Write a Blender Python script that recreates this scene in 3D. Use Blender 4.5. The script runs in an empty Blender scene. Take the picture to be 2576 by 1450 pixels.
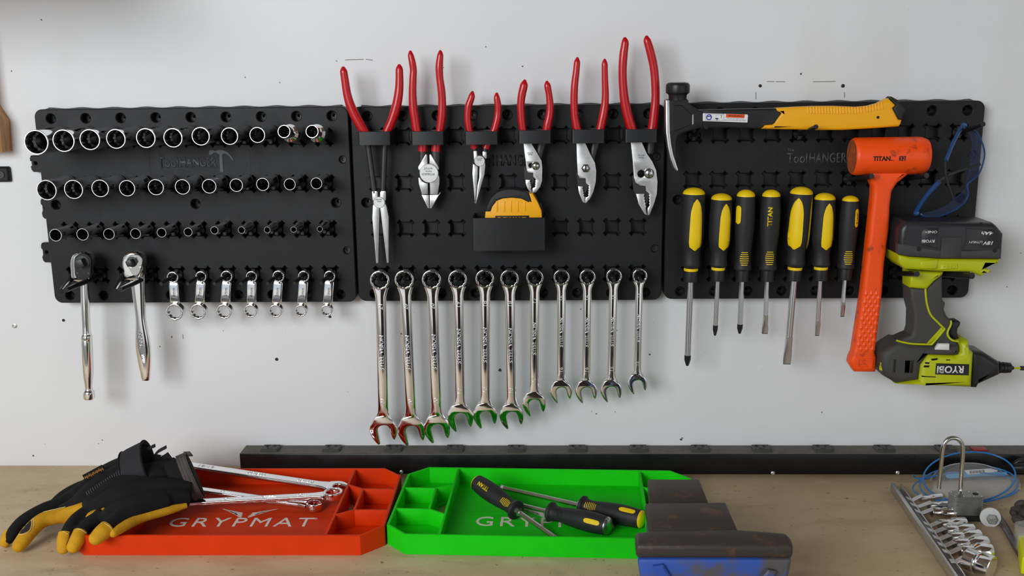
import bpy, bmesh, math, random
from mathutils import Vector, Matrix, geometry

# ---------------------------------------------------------------- camera, light, exposure
SC = bpy.context.scene
COL = SC.collection
FPX, CX, CY = 2504.0, 1288.0, 725.0          # focal length and centre in pixels of a 2576 x 1450 frame
YAW, PITCH, ROLL = (math.radians(a) for a in (1.697, 12.39, 0.622))
BENCH = 0.92
EYE = Vector((0.0, -1.6, BENCH + 0.663))
_f = Vector((-math.sin(YAW) * math.cos(PITCH), math.cos(YAW) * math.cos(PITCH), -math.sin(PITCH)))
_r0 = Vector((math.cos(YAW), math.sin(YAW), 0))
_d0 = _f.cross(_r0)
CR = _r0 * math.cos(ROLL) + _d0 * math.sin(ROLL)
CD = -_r0 * math.sin(ROLL) + _d0 * math.cos(ROLL)
CF = _f

cam_data = bpy.data.cameras.new('camera')
cam_data.sensor_width = 36.0
cam_data.lens = FPX / 2576.0 * 36.0
cam_data.clip_start = 0.02
cam_data.dof.use_dof = True
cam_data.dof.focus_distance = 1.50
cam_data.dof.aperture_fstop = 6.3
cam = bpy.data.objects.new('camera', cam_data)
m = Matrix.Identity(4)
for i in range(3):
    m[i][0] = CR[i]; m[i][1] = -CD[i]; m[i][2] = -CF[i]; m[i][3] = EYE[i]
cam.matrix_world = m
COL.objects.link(cam)
SC.camera = cam

world = bpy.data.worlds.new('sky_fill')
SC.world = world
world.use_nodes = True
bg = world.node_tree.nodes['Background']
bg.inputs[0].default_value = (0.86, 0.93, 1.0, 1)
bg.inputs[1].default_value = 0.68
SC.cycles.max_bounces = 8; SC.cycles.diffuse_bounces = 3; SC.cycles.glossy_bounces = 5; SC.cycles.transmission_bounces = 6; SC.cycles.transparent_max_bounces = 8
SC.cycles.caustics_reflective = False; SC.cycles.caustics_refractive = False

def area_light(name, loc, target, sx, sy, power, color):
    l = bpy.data.lights.new(name, 'AREA')
    l.shape = 'RECTANGLE'; l.size = sx; l.size_y = sy; l.energy = power; l.color = color
    o = bpy.data.objects.new(name, l)
    o.location = loc
    d = Vector(target) - Vector(loc)
    o.rotation_euler = d.to_track_quat('-Z', 'Y').to_euler()
    COL.objects.link(o)
    return o
area_light('added_key_light', (-1.45, -2.75, 2.36), (0.15, 0.0, 1.35), 1.7, 1.4, 84, (0.955, 0.98, 1.0))  # free-standing area light added for soft daylight from left front; no fixture
area_light('added_right_fill', (2.6, -2.6, 1.7), (0.2, -0.2, 1.2), 1.2, 1.6, 6, (1.0, 0.985, 0.96))  # weak fill added for highlights from the right; no window stands there

sun = bpy.data.lights.new('sun', 'SUN'); sun.energy = 3.2; sun.angle = math.radians(0.6); sun.color = (1.0, 0.97, 0.92)
sun_o = bpy.data.objects.new('sun', sun); sun_o.rotation_euler = (math.radians(-24), math.radians(10), 0); COL.objects.link(sun_o)

vs = SC.view_settings
vs.view_transform = 'Standard'; vs.look = 'None'; vs.exposure = 0.0; vs.gamma = 1.0
vs.use_curve_mapping = False

# ---------------------------------------------------------------- helpers
def ray(px, py):
    return CR * ((px - CX) / FPX) + CD * ((py - CY) / FPX) + CF
def W(px, py, d):
    """point on the plane standing d metres out from the wall"""
    r = ray(px, py); t = (-d - EYE.y) / r.y
    return EYE + r * t
def B(px, py, h=0.0):
    """point on the plane lying h metres above the bench"""
    r = ray(px, py); t = (BENCH + h - EYE.z) / r.z
    return EYE + r * t
def mpp(px, py, d):
    p = W(px, py, d)
    return (p - EYE).dot(CF) / FPX
def XZ(pts, d):
    return [(W(x, y, d).x, W(x, y, d).z) for x, y in pts]
class Z:
    """coordinates read off an enlarged crop -> photo pixels"""
    def __init__(s, x0, y0, k): s.x0, s.y0, s.k = x0, y0, k
    def __call__(s, pts): return [(s.x0 + x / s.k, s.y0 + y / s.k) for x, y in pts]

def srgb(r, g, b):
    f = lambda c: (c / 255 / 12.92) if c / 255 <= 0.04045 else ((c / 255 + 0.055) / 1.055) ** 2.4
    return (f(r), f(g), f(b), 1)

MATS = {}
def mat(name, color, rough=0.5, metal=0.0, bump=0.0, bscale=200.0, vary=0.0, vscale=20.0, color2=None,
        trans=0.0, ior=1.45, coat=0.0, aniso=None, alpha=None, lo=0.35, hi=0.65, rvary=0.0, spec=0.5, sss=0.0):
    """procedural principled material: noise driven colour, relief and gloss"""
    if name in MATS: return MATS[name]
    mt = bpy.data.materials.new(name); mt.use_nodes = True
    nt = mt.node_tree; p = nt.nodes['Principled BSDF']
    p.inputs['Base Color'].default_value = color
    p.inputs['Roughness'].default_value = rough
    p.inputs['Metallic'].default_value = metal
    p.inputs['IOR'].default_value = ior
    p.inputs['Specular IOR Level'].default_value = spec
    p.inputs['Transmission Weight'].default_value = trans
    p.inputs['Coat Weight'].default_value = coat
    if sss: 
        p.inputs['Subsurface Weight'].default_value = sss
        p.inputs['Subsurface Scale'].default_value = 0.004
    if alpha is not None: p.inputs['Alpha'].default_value = alpha
    tc = nt.nodes.new('ShaderNodeNewGeometry')
    if vary or color2:
        n = nt.nodes.new('ShaderNodeTexNoise'); n.inputs['Scale'].default_value = vscale
        n.inputs['Detail'].default_value = 6; n.inputs['Roughness'].default_value = 0.65
        nt.links.new(tc.outputs['Position'], n.inputs['Vector'])
        cr = nt.nodes.new('ShaderNodeValToRGB')
        cr.color_ramp.elements[0].position = lo; cr.color_ramp.elements[1].position = hi
        c2 = color2 or tuple(min(1, c * (1 - vary)) for c in color[:3]) + (1,)
        cr.color_ramp.elements[0].color = c2; cr.color_ramp.elements[1].color = color
        nt.links.new(n.outputs['Fac'], cr.inputs['Fac'])
        nt.links.new(cr.outputs['Color'], p.inputs['Base Color'])
    if rvary:
        n2 = nt.nodes.new('ShaderNodeTexNoise'); n2.inputs['Scale'].default_value = 35; n2.inputs['Detail'].default_value = 5
        nt.links.new(tc.outputs['Position'], n2.inputs['Vector'])
        mr = nt.nodes.new('ShaderNodeMapRange')
        mr.inputs['To Min'].default_value = max(0, rough - rvary); mr.inputs['To Max'].default_value = rough + rvary
        nt.links.new(n2.outputs['Fac'], mr.inputs['Value'])
        nt.links.new(mr.outputs['Result'], p.inputs['Roughness'])
    if bump:
        n3 = nt.nodes.new('ShaderNodeTexNoise'); n3.inputs['Scale'].default_value = bscale; n3.inputs['Detail'].default_value = 3
        nt.links.new(tc.outputs['Position'], n3.inputs['Vector'])
        bp = nt.nodes.new('ShaderNodeBump'); bp.inputs['Strength'].default_value = bump; bp.inputs['Distance'].default_value = 0.001
        nt.links.new(n3.outputs['Fac'], bp.inputs['Height'])
        nt.links.new(bp.outputs['Normal'], p.inputs['Normal'])
    MATS[name] = mt
    return mt

BLACK = mat('black_plastic', srgb(22, 23, 25), 0.50, bump=0.12, bscale=900, rvary=0.08, spec=0.38)
BLACK2 = mat('black_holder_plastic', srgb(29, 30, 32), 0.38, bump=0.08, bscale=900)
EMB = mat('embossed_chrome', (0.92, 0.92, 0.92, 1), 0.38, 1.0)
CHROME = mat('chrome', (0.88, 0.88, 0.89, 1), 0.07, 1.0, rvary=0.02)
CHROME_D = mat('chrome_worn', (0.58, 0.58, 0.57, 1), 0.17, 1.0, rvary=0.06)
STEEL = mat('satin_steel', (0.74, 0.74, 0.74, 1), 0.42, 1.0, bump=0.05, bscale=700, vary=0.22, vscale=60)
STEEL_D = mat('dark_steel', (0.06, 0.06, 0.06, 1), 0.45, 0.7, bump=0.1, bscale=500)
RED = mat('red_vinyl', srgb(190, 12, 22), 0.30, bump=0.03, bscale=300, coat=0.2)
INK = mat('black_ink', (0.006, 0.006, 0.006, 1), 0.6)
YEL = mat('screwdriver_yellow', srgb(246, 208, 12), 0.42)
RUB = mat('dark_rubber', srgb(33, 34, 36), 0.58, bump=0.06, bscale=1200)

def tagp(o, label=None, cat=None, group=None, kind=None):
    if label: o['label'] = label
    if cat: o['category'] = cat
    if group: o['group'] = group
    if kind: o['kind'] = kind
    return o

def thing(name, label, cat, loc, group=None):
    o = bpy.data.objects.new(name, None)
    o.empty_display_size = 0.01
    o.location = loc
    COL.objects.link(o)
    return tagp(o, label, cat, group)

def root_loc(p):
    v = Vector((0, 0, 0))
    while p is not None:
        v = v + Vector(p.location); p = p.parent
    return v

def add_mesh(name, me, parent=None, origin=None):
    """me is in world coordinates; shift it under its parent or its own origin"""
    o = bpy.data.objects.new(name, me)
    if parent is not None:
        o.parent = parent
        me.transform(Matrix.Translation(-root_loc(parent)))
    else:
        if origin is None:
            vv = [v.co for v in me.vertices]
            origin = Vector(((min(v.x for v in vv) + max(v.x for v in vv)) / 2, (min(v.y for v in vv) + max(v.y for v in vv)) / 2, min(v.z for v in vv)))
        me.transform(Matrix.Translation(-Vector(origin)))
        o.location = origin
    COL.objects.link(o)
    return o

def crv(pts, n=6, closed=False):
    """Catmull-Rom through points of any dimension"""
    P = [tuple(p) for p in pts]; N = len(P); out = []
    rng = range(N) if closed else range(N - 1)
    for i in rng:
        if closed: a, b, c, d = P[i - 1], P[i], P[(i + 1) % N], P[(i + 2) % N]
        else: a, b, c, d = P[max(i - 1, 0)], P[i], P[i + 1], P[min(i + 2, N - 1)]
        for k in range(n):
            t = k / n
            out.append(tuple(0.5 * ((2 * q) + (-p + r) * t + (2 * p - 5 * q + 4 * r - s) * t * t + (-p + 3 * q - 3 * r + s) * t ** 3) for p, q, r, s in zip(a, b, c, d)))
    if not closed: out.append(P[-1])
    return out

def inset(poly, k):
    """shrink a 2D polygon (either winding) by k"""
    n = len(poly); A = sum(poly[i][0] * poly[(i + 1) % n][1] - poly[(i + 1) % n][0] * poly[i][1] for i in range(n))
    s = 1 if A > 0 else -1; out = []
    for i in range(n):
        p, q, r = Vector(poly[i - 1]), Vector(poly[i]), Vector(poly[(i + 1) % n])
        e1, e2 = (q - p), (r - q)
        if e1.length < 1e-9 or e2.length < 1e-9: out.append(tuple(q)); continue
        e1.normalize(); e2.normalize()
        n1 = Vector((-e1.y, e1.x)) * s; n2 = Vector((-e2.y, e2.x)) * s
        b = n1 + n2
        if b.length < 1e-6: out.append(tuple(q + n1 * k)); continue
        b.normalize(); c = max(0.45, b.dot(n1))
        out.append(tuple(q + b * (k / c)))
    return out

def circ(cx, cz, r, n=24, a0=0.0):
    return [(cx + r * math.cos(a0 + 2 * math.pi * i / n), cz + r * math.sin(a0 + 2 * math.pi * i / n)) for i in range(n)]

def rrect(x0, z0, x1, z1, r, n=5):
    o = []
    for cx, cz, a in ((x1 - r, z1 - r, 0), (x0 + r, z1 - r, 90), (x0 + r, z0 + r, 180), (x1 - r, z0 + r, 270)):
        for i in range(n + 1):
            t = math.radians(a + 90 * i / n); o.append((cx + r * math.cos(t), cz + r * math.sin(t)))
    return o

def frame(axis, up=None):
    a = Vector(axis).normalized()
    u = Vector(up) if up is not None else (Vector((0, 0, 1)) if abs(a.z) < 0.9 else Vector((0, 1, 0)))
    s = a.cross(u)
    if s.length < 1e-6: s = a.cross(Vector((1, 0, 0)))
    s.normalize(); t = s.cross(a).normalized()
    return s, t, a

class MB:
    def __init__(s): s.v = []; s.f = []
    def _add(s, vs, fs):
        o = len(s.v); s.v += [tuple(v) for v in vs]; s.f += [tuple(i + o for i in f) for f in fs]; return s
    def slab(s, poly, d0, d1, holes=(), ch=0.0, chb=0.0, fn=None, rs=1, both=False):
        """outline in wall coordinates (x, z), from d0 (back) to d1 (front) metres off the wall; ch = front chamfer.
        fn(x, z, d) can carry the points elsewhere."""
        fn = fn or (lambda x, z, d: (x, -d, z))
        loops = [list(poly)] + [list(h) for h in holes]
        rings = []
        for li, L in enumerate(loops):
            sgn = 1 if li == 0 else -1
            st = []
            if both: chb = ch
            if chb:
                for k in range(rs, -1, -1):
                    t = math.pi / 2 * k / rs; st.append((inset(L, chb * (1 - math.cos(t)) * sgn) if k else L, d0 + chb - chb * math.sin(t)))
            else: st.append((L, d0))
            if ch:
                for k in range(0, rs + 1):
                    t = math.pi / 2 * k / rs; st.append((inset(L, ch * (1 - math.cos(t)) * sgn) if k else L, d1 - ch + ch * math.sin(t)))
            else: st.append((L, d1))
            rings.append(st)
        for st in rings:
            n = len(st[0][0]); vs = []; fs = []
            for L, d in st: vs += [fn(x, z, d) for x, z in L]
            for k in range(len(st) - 1):
                for i in range(n):
                    j = (i + 1) % n; fs.append((k * n + i, k * n + j, (k + 1) * n + j, (k + 1) * n + i))
            s._add(vs, fs)
        for idx in (0, -1):
            LL = [[Vector((x, z, 0)) for x, z in st[idx][0]] for st in rings]
            flat = [q for L in LL for q in L]
            if len(LL) == 1 and len(flat) > 2 and not holes and fn is not None and len(flat) <= 4:
                tris = [tuple(range(len(flat)))]
            else: tris = geometry.tessellate_polygon(LL)
            s._add([fn(q.x, q.y, rings[0][idx][1]) for q in flat], tris)
        return s
    def box(s, lo, hi):
        x0, y0, z0 = lo; x1, y1, z1 = hi
        return s._add([(x0, y0, z0), (x1, y0, z0), (x1, y1, z0), (x0, y1, z0), (x0, y0, z1), (x1, y0, z1), (x1, y1, z1), (x0, y1, z1)],
                      [(0, 3, 2, 1), (4, 5, 6, 7), (0, 1, 5, 4), (1, 2, 6, 5), (2, 3, 7, 6), (3, 0, 4, 7)])
    def obox(s, c, ax, ay, az):
        """box by centre and half-axis vectors"""
        c, ax, ay, az = map(Vector, (c, ax, ay, az))
        return s._add([c + ax * i + ay * j + az * k for k in (-1, 1) for j, i in ((-1, -1), (-1, 1), (1, 1), (1, -1))],
                      [(0, 3, 2, 1), (4, 5, 6, 7), (0, 1, 5, 4), (1, 2, 6, 5), (2, 3, 7, 6), (3, 0, 4, 7)])
    def tube(s, path, rad, seg=12, up=None, cap=True, closed=False, phase=0.0):
        """sweep an ellipse (r or (side, up)) along a path"""
        P = [Vector(p) for p in path]; n = len(P); vs = []; fs = []
        if not isinstance(rad, (list, tuple)) or (isinstance(rad, tuple) and len(rad) == 2 and n != 2): rad = [rad] * n
        pu = Vector(up) if up is not None else None
        for i, p in enumerate(P):
            t = (P[(i + 1) % n] - P[i - 1]) if closed else (P[min(i + 1, n - 1)] - P[max(i - 1, 0)])
            sd, u, a = frame(t, pu)
            if up is None: pu = u
            r = rad[i]; ra, rb = r if isinstance(r, (tuple, list)) else (r, r)
            for k in range(seg):
                th = phase + 2 * math.pi * k / seg
                vs.append(p + sd * (ra * math.cos(th)) + u * (rb * math.sin(th)))
        for i in range(n if closed else n - 1):
            i2 = (i + 1) % n
            for k in range(seg):
                k2 = (k + 1) % seg; fs.append((i * seg + k, i * seg + k2, i2 * seg + k2, i2 * seg + k))
        if cap and not closed:
            fs.append(tuple(range(seg))[::-1]); fs.append(tuple((n - 1) * seg + k for k in range(seg)))
        return s._add(vs, fs)
    def lathe(s, prof, org, axis, seg=24, up=None, poly=None, closed=False):
        """profile [(radius, height)] about an axis; poly(theta) scales the radius (for points and hexagons)"""
        sd, u, a = frame(axis, up); org = Vector(org); vs = []; fs = []; n = len(prof)
        for q in prof:
            r, h = q[0], q[1]; fnp = q[2] if len(q) > 2 else None
            for k in range(seg):
                th = 2 * math.pi * k / seg; rr = r * (fnp(th) if fnp else 1)
                vs.append(org + a * h + sd * (rr * math.cos(th)) + u * (rr * math.sin(th)))
        for i in range(n if closed else n - 1):
            i2 = (i + 1) % n
            for k in range(seg):
                k2 = (k + 1) % seg; fs.append((i * seg + k, i * seg + k2, i2 * seg + k2, i2 * seg + k))
        if not closed:
            fs.append(tuple(range(seg))[::-1]); fs.append(tuple((n - 1) * seg + k for k in range(seg)))
        return s._add(vs, fs)
    def loft(s, rings, cap=True, closed=False):
        n = len(rings[0]); vs = []; fs = []
        for R in rings: vs += R
        for i in range(len(rings) - (0 if closed else 1)):
            i2 = (i + 1) % len(rings)
            for k in range(n):
                k2 = (k + 1) % n; fs.append((i * n + k, i * n + k2, i2 * n + k2, i2 * n + k))
        if cap and not closed:
            fs.append(tuple(range(n))[::-1]); fs.append(tuple((len(rings) - 1) * n + k for k in range(n)))
        return s._add(vs, fs)
    def mesh(s, name, mt, bev=0.0, bseg=2, smooth=True, ang=38, sub=0):
        me = bpy.data.meshes.new(name)
        bm = bmesh.new()
        bv = [bm.verts.new(v) for v in s.v]
        for f in s.f:
            try: bm.faces.new([bv[i] for i in f])
            except ValueError: pass
        bmesh.ops.remove_doubles(bm, verts=bm.verts, dist=1e-6)
        bmesh.ops.recalc_face_normals(bm, faces=bm.faces)
        if bev:
            es = [e for e in bm.edges if len(e.link_faces) == 2 and e.calc_face_angle(0) > math.radians(30)]
            if es: bmesh.ops.bevel(bm, geom=es, offset=bev, offset_type='OFFSET', segments=bseg, profile=0.5, affect='EDGES', clamp_overlap=True)
        bm.to_mesh(me); bm.free()
        if smooth:
            me.polygons.foreach_set('use_smooth', [True] * len(me.polygons))
            me.set_sharp_from_angle(angle=math.radians(ang))
        if mt is not None: me.materials.append(mt)
        return me
    def build(s, name, mt, parent=None, label=None, cat=None, group=None, origin=None, **kw):
        o = add_mesh(name, s.mesh(name, mt, **kw), parent, origin)
        return tagp(o, label, cat, group)

def text(name, st, c, right, up, w, h, mt, parent, depth=0.0003, bold=0.0, shear=0.0, spacing=1.0):
    """lettering of total size w x h centred at c, lying in the plane of right and up"""
    cu = bpy.data.curves.new(name, 'FONT'); cu.body = st; cu.size = 1.0
    cu.offset = bold; cu.shear = shear; cu.space_character = spacing; cu.resolution_u = 3
    ob = bpy.data.objects.new(name, cu); COL.objects.link(ob)
    me = bpy.data.meshes.new_from_object(ob.evaluated_get(bpy.context.evaluated_depsgraph_get()))
    bpy.data.objects.remove(ob); bpy.data.curves.remove(cu)
    xs = [v.co.x for v in me.vertices]; ys = [v.co.y for v in me.vertices]
    x0, x1, y0, y1 = min(xs), max(xs), min(ys), max(ys)
    R, U = Vector(right).normalized(), Vector(up).normalized(); N = R.cross(U)
    bm = bmesh.new(); bm.from_mesh(me)
    bmesh.ops.remove_doubles(bm, verts=bm.verts, dist=1e-5)
    for v in bm.verts:
        a = ((v.co.x - x0) / (x1 - x0) - 0.5) * w; b = ((v.co.y - y0) / (y1 - y0) - 0.5) * h
        v.co = Vector(c) + R * a + U * b + N * depth
    if depth > 0:
        r = bmesh.ops.extrude_face_region(bm, geom=bm.faces[:])
        for e in r['geom']:
            if isinstance(e, bmesh.types.BMVert): e.co = e.co - N * depth
    bmesh.ops.recalc_face_normals(bm, faces=bm.faces)
    bm.to_mesh(me); bm.free(); me.materials.clear(); me.materials.append(mt)
    return add_mesh(name, me, parent)

ORD = ['first', 'second', 'third', 'fourth', 'fifth', 'sixth', 'seventh', 'eighth', 'ninth', 'tenth', 'eleventh', 'twelfth']
DOWN = Vector((0, 0, -1)); OUT = Vector((0, -1, 0)); RT = Vector((1, 0, 0)); UPV = Vector((0, 0, 1))
# ---------------------------------------------------------------- room
def wall_material():
    mt = bpy.data.materials.new('white_wall_paint'); mt.use_nodes = True
    nt = mt.node_tree; p = nt.nodes['Principled BSDF']; p.inputs['Roughness'].default_value = 0.55
    g = nt.nodes.new('ShaderNodeNewGeometry')
    def noise(scale, det, lo, hi, sx=1, sz=1):
        mp = nt.nodes.new('ShaderNodeMapping'); mp.inputs['Scale'].default_value = (sx, 1, sz)
        nt.links.new(g.outputs['Position'], mp.inputs['Vector'])
        n = nt.nodes.new('ShaderNodeTexNoise'); n.inputs['Scale'].default_value = scale; n.inputs['Detail'].default_value = det
        nt.links.new(mp.outputs['Vector'], n.inputs['Vector'])
        r = nt.nodes.new('ShaderNodeMapRange'); r.inputs['From Min'].default_value = lo; r.inputs['From Max'].default_value = hi
        nt.links.new(n.outputs['Fac'], r.inputs['Value']); return r.outputs['Result']
    def mix(a, b, fac, k):
        mu = nt.nodes.new('ShaderNodeMath'); mu.operation = 'MULTIPLY'; mu.inputs[1].default_value = k
        nt.links.new(fac, mu.inputs[0])
        mx = nt.nodes.new('ShaderNodeMix'); mx.data_type = 'RGBA'
        nt.links.new(mu.outputs[0], mx.inputs['Factor'])
        if isinstance(a, tuple): mx.inputs[6].default_value = a
        else: nt.links.new(a, mx.inputs[6])
        mx.inputs[7].default_value = b
        return mx.outputs[2]
    c = mix((0.80, 0.812, 0.825, 1), (0.72, 0.735, 0.75, 1), noise(2.2, 6, 0.35, 0.7), 0.75)
    c = mix(c, (0.62, 0.59, 0.53, 1), noise(5, 8, 0.58, 0.75, 1, 0.35), 0.35)
    c = mix(c, (0.30, 0.29, 0.28, 1), noise(160, 2, 0.76, 0.79), 0.8)
    nt.links.new(c, p.inputs['Base Color'])
    n = nt.nodes.new('ShaderNodeTexNoise'); n.inputs['Scale'].default_value = 60; n.inputs['Detail'].default_value = 4
    nt.links.new(g.outputs['Position'], n.inputs['Vector'])
    b = nt.nodes.new('ShaderNodeBump'); b.inputs['Strength'].default_value = 0.08; b.inputs['Distance'].default_value = 0.002
    nt.links.new(n.outputs['Fac'], b.inputs['Height']); nt.links.new(b.outputs['Normal'], p.inputs['Normal'])
    return mt
WALL = wall_material()

def bench_material():
    mt = bpy.data.materials.new('worn_plywood'); mt.use_nodes = True
    nt = mt.node_tree; p = nt.nodes['Principled BSDF']; p.inputs['Roughness'].default_value = 0.62
    g = nt.nodes.new('ShaderNodeNewGeometry')
    def noise(scale, det, lo, hi, sx=1, sy=1, off=0):
        mp = nt.nodes.new('ShaderNodeMapping'); mp.inputs['Scale'].default_value = (sx, sy, 1); mp.inputs['Location'].default_value = (off, off, 0)
        nt.links.new(g.outputs['Position'], mp.inputs['Vector'])
        n = nt.nodes.new('ShaderNodeTexNoise'); n.inputs['Scale'].default_value = scale; n.inputs['Detail'].default_value = det
        n.inputs['Roughness'].default_value = 0.6; n.inputs['Distortion'].default_value = 0.4
        nt.links.new(mp.outputs['Vector'], n.inputs['Vector'])
        r = nt.nodes.new('ShaderNodeMapRange'); r.inputs['From Min'].default_value = lo; r.inputs['From Max'].default_value = hi
        nt.links.new(n.outputs['Fac'], r.inputs['Value']); return r.outputs['Result']
    def mix(a, b, fac, k):
        mu = nt.nodes.new('ShaderNodeMath'); mu.operation = 'MULTIPLY'; mu.inputs[1].default_value = k
        nt.links.new(fac, mu.inputs[0])
        mx = nt.nodes.new('ShaderNodeMix'); mx.data_type = 'RGBA'
        nt.links.new(mu.outputs[0], mx.inputs['Factor'])
        if isinstance(a, tuple): mx.inputs[6].default_value = a
        else: nt.links.new(a, mx.inputs[6])
        mx.inputs[7].default_value = b
        return mx.outputs[2]
    c = mix(srgb(216, 196, 158), srgb(192, 168, 132), noise(5.0, 9, 0.3, 0.7, 1, 1.6), 0.9)
    c = mix(c, srgb(180, 142, 106), noise(9, 9, 0.52, 0.75, 0.6, 2.2, 3.1), 0.6)
    c = mix(c, srgb(108, 94, 72), noise(5.5, 9, 0.56, 0.78, 1, 1.8, 7.7), 0.7)
    c = mix(c, srgb(222, 206, 178), noise(14, 8, 0.55, 0.8, 1, 1.4, 5.2), 0.6)
    c = mix(c, srgb(52, 44, 38), noise(120, 3, 0.675, 0.72, 1, 1.8, 1.3), 0.85)
    nt.links.new(c, p.inputs['Base Color'])
    n = nt.nodes.new('ShaderNodeTexNoise'); n.inputs['Scale'].default_value = 120; n.inputs['Detail'].default_value = 4
    nt.links.new(g.outputs['Position'], n.inputs['Vector'])
    b = nt.nodes.new('ShaderNodeBump'); b.inputs['Strength'].default_value = 0.15; b.inputs['Distance'].default_value = 0.001
    nt.links.new(n.outputs['Fac'], b.inputs['Height']); nt.links.new(b.outputs['Normal'], p.inputs['Normal'])
    return mt

def struct(name, lo, hi, mt, label):
    o = MB().box(lo, hi).build(name, mt)
    o['kind'] = 'structure'; o['label'] = label
    return o
RX0, RX1, RY, RH = -3.0, 2.9, -3.4, 2.75
wall_back = struct('wall_back', (RX0, 0, 0), (RX1, 0.1, RH), WALL, 'white painted garage wall with scuffs and nail holes')
struct('wall_left', (RX0 - 0.1, RY, 0), (RX0, 0.1, RH), mat('side_wall_paint', (0.72, 0.72, 0.72, 1), 0.6), 'pale side wall of the garage')
struct('wall_right', (RX1, RY, 0), (RX1 + 0.1, 0.1, RH), MATS['side_wall_paint'], 'pale right side wall of the garage')
struct('floor', (RX0 - 0.1, RY, -0.1), (RX1 + 0.1, 0.1, 0), mat('concrete', (0.16, 0.155, 0.15, 1), 0.7, vary=0.3, vscale=3, bump=0.2, bscale=60), 'grey concrete garage floor')
struct('ceiling', (RX0 - 0.1, RY, RH), (RX1 + 0.1, 0.1, RH + 0.1), mat('ceiling_boards', (0.22, 0.15, 0.10, 1), 0.7, vary=0.4, vscale=2), 'dark timber garage ceiling')

struct('driveway', (-9, -13, -0.1), (9, RY, -0.005), mat('driveway_concrete', (0.55, 0.54, 0.52, 1), 0.8, vary=0.2, vscale=2), 'sunlit pale concrete driveway outside the garage')
struct('reflection_block', (-0.72, RY - 0.1, 0), (0.72, RY, RH), mat('reflected_brown', (0.075, 0.045, 0.032, 1), 0.6, vary=0.5, vscale=3), 'unseen dark brown block added behind the camera for chrome reflections')  # unseen block added behind the camera so the chrome reflects a dark band
# small marks on the wall: screws left in it, holes and pencil lines
WDARK = mat('wall_mark', srgb(70, 62, 55), 0.8)
WGREY = mat('pencil_line', srgb(120, 116, 112), 0.8)
for (x, y, r) in ((37, 820, 6), (160, 806, 3.5), (696, 904, 4), (1912, 216, 4), (2120, 216, 4.5), (830, 797, 3.5)):
    mb = MB(); k = mpp(x, y, 0); c = W(x, y, 0)
    mb.lathe([(r * k, 0), (r * k, 0.0012), (r * k * 0.55, 0.002), (r * k * 0.5, 0.001), (0.0002, 0.001)], c, OUT, 10)
    mb.build('wall_screw', STEEL_D if r < 5 else STEEL, wall_back)
for (x0, y0, x1, y1) in ((1929, 205, 1948, 205.5), (1952, 205.6, 1975, 205.8), (2045, 206, 2102, 205), (1901.5, 232, 1901.8, 250), (2124, 232, 2124.5, 246), (845, 152, 848, 155), (868, 151, 915, 149.5), (920, 149.6, 938, 151.5), (460, 842, 460.4, 853)):
    a, b = W(x0, y0, 0), W(x1, y1, 0); t = (b - a).normalized(); n = t.cross(OUT)
    MB().obox((a + b) / 2, (b - a) / 2, n * 0.0005, OUT * 0.0002).build('pencil_mark', WGREY, wall_back)
random.seed(4)
for (x, y, r) in ((258, 1108, 1.6), (248, 1117, 1.2), (84, 1147, 2), (1010, 840, 3), (1258, 932, 4), (1276, 1010, 1.4), (1500, 1042, 2), (1488, 1036, 1.2), (1548, 1037, 1.2), (1634, 892, 2.5), (1461, 778, 1.4), (1552, 832, 1.2), (1713, 1107, 3), (1716, 1103, 2), (2533, 722, 1.4), (2568, 637, 1.2), (104, 50, 1.6), (29, 179, 1.4), (1222, 118, 1.4), (1116, 170, 1.2), (1315, 167, 2), (2015, 186, 2), (617, 195, 1.4), (704, 208, 1.2), (432, 848, 2), (402, 872, 1.6), (562, 833, 1), (2067, 1038, 1.5)):
    p = circ(0, 0, 1, 7); k = mpp(x, y, 0) * r; c = W(x, y, 0)
    q = [(c.x + a * k * random.uniform(.6, 1.5), c.z + b * k * random.uniform(.6, 1.6)) for a, b in p]
    MB().slab(q, -0.0005, 0.0002).build('chip', WDARK, wall_back, smooth=False)

# workbench
wb = thing('workbench', 'long plywood workbench with a stained worn top below the tool panels', 'workbench', (0, -0.35, 0))
MB().box((-1.7, -0.66, BENCH - 0.04), (1.7, -0.001, BENCH)).build('worktop', bench_material(), wb, bev=0.002)
PINE = mat('pine', srgb(186, 140, 92), 0.55, vary=0.35, vscale=14, bump=0.1, bscale=80)
MB().box((-1.66, -0.62, BENCH - 0.13), (1.66, -0.58, BENCH - 0.04)).build('apron', PINE, wb, bev=0.002)
for x in (-1.62, 1.54):
    for y in (-0.58, -0.12): MB().box((x, y, 0), (x + 0.08, y + 0.08, BENCH - 0.04)).build('leg', PINE, wb, bev=0.003)

# oiled wooden shelf support hanging at the top left
def wood_mat():
    mt = bpy.data.materials.new('oiled_wood'); mt.use_nodes = True; nt = mt.node_tree; p = nt.nodes['Principled BSDF']
    p.inputs['Roughness'].default_value = 0.45
    g = nt.nodes.new('ShaderNodeNewGeometry'); mp = nt.nodes.new('ShaderNodeMapping'); mp.inputs['Scale'].default_value = (14, 14, 1.2)
    nt.links.new(g.outputs['Position'], mp.inputs['Vector'])
    n = nt.nodes.new('ShaderNodeTexNoise'); n.inputs['Scale'].default_value = 9; n.inputs['Detail'].default_value = 8
    nt.links.new(mp.outputs['Vector'], n.inputs['Vector'])
    r = nt.nodes.new('ShaderNodeValToRGB'); r.color_ramp.elements[0].color = srgb(176, 122, 68); r.color_ramp.elements[1].color = srgb(226, 172, 110)
    r.color_ramp.elements[0].position = 0.35; r.color_ramp.elements[1].position = 0.7
    nt.links.new(n.outputs['Fac'], r.inputs['Fac']); nt.links.new(r.outputs['Color'], p.inputs['Base Color'])
    return mt
p0 = W(31, 379, 0.0)
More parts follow.
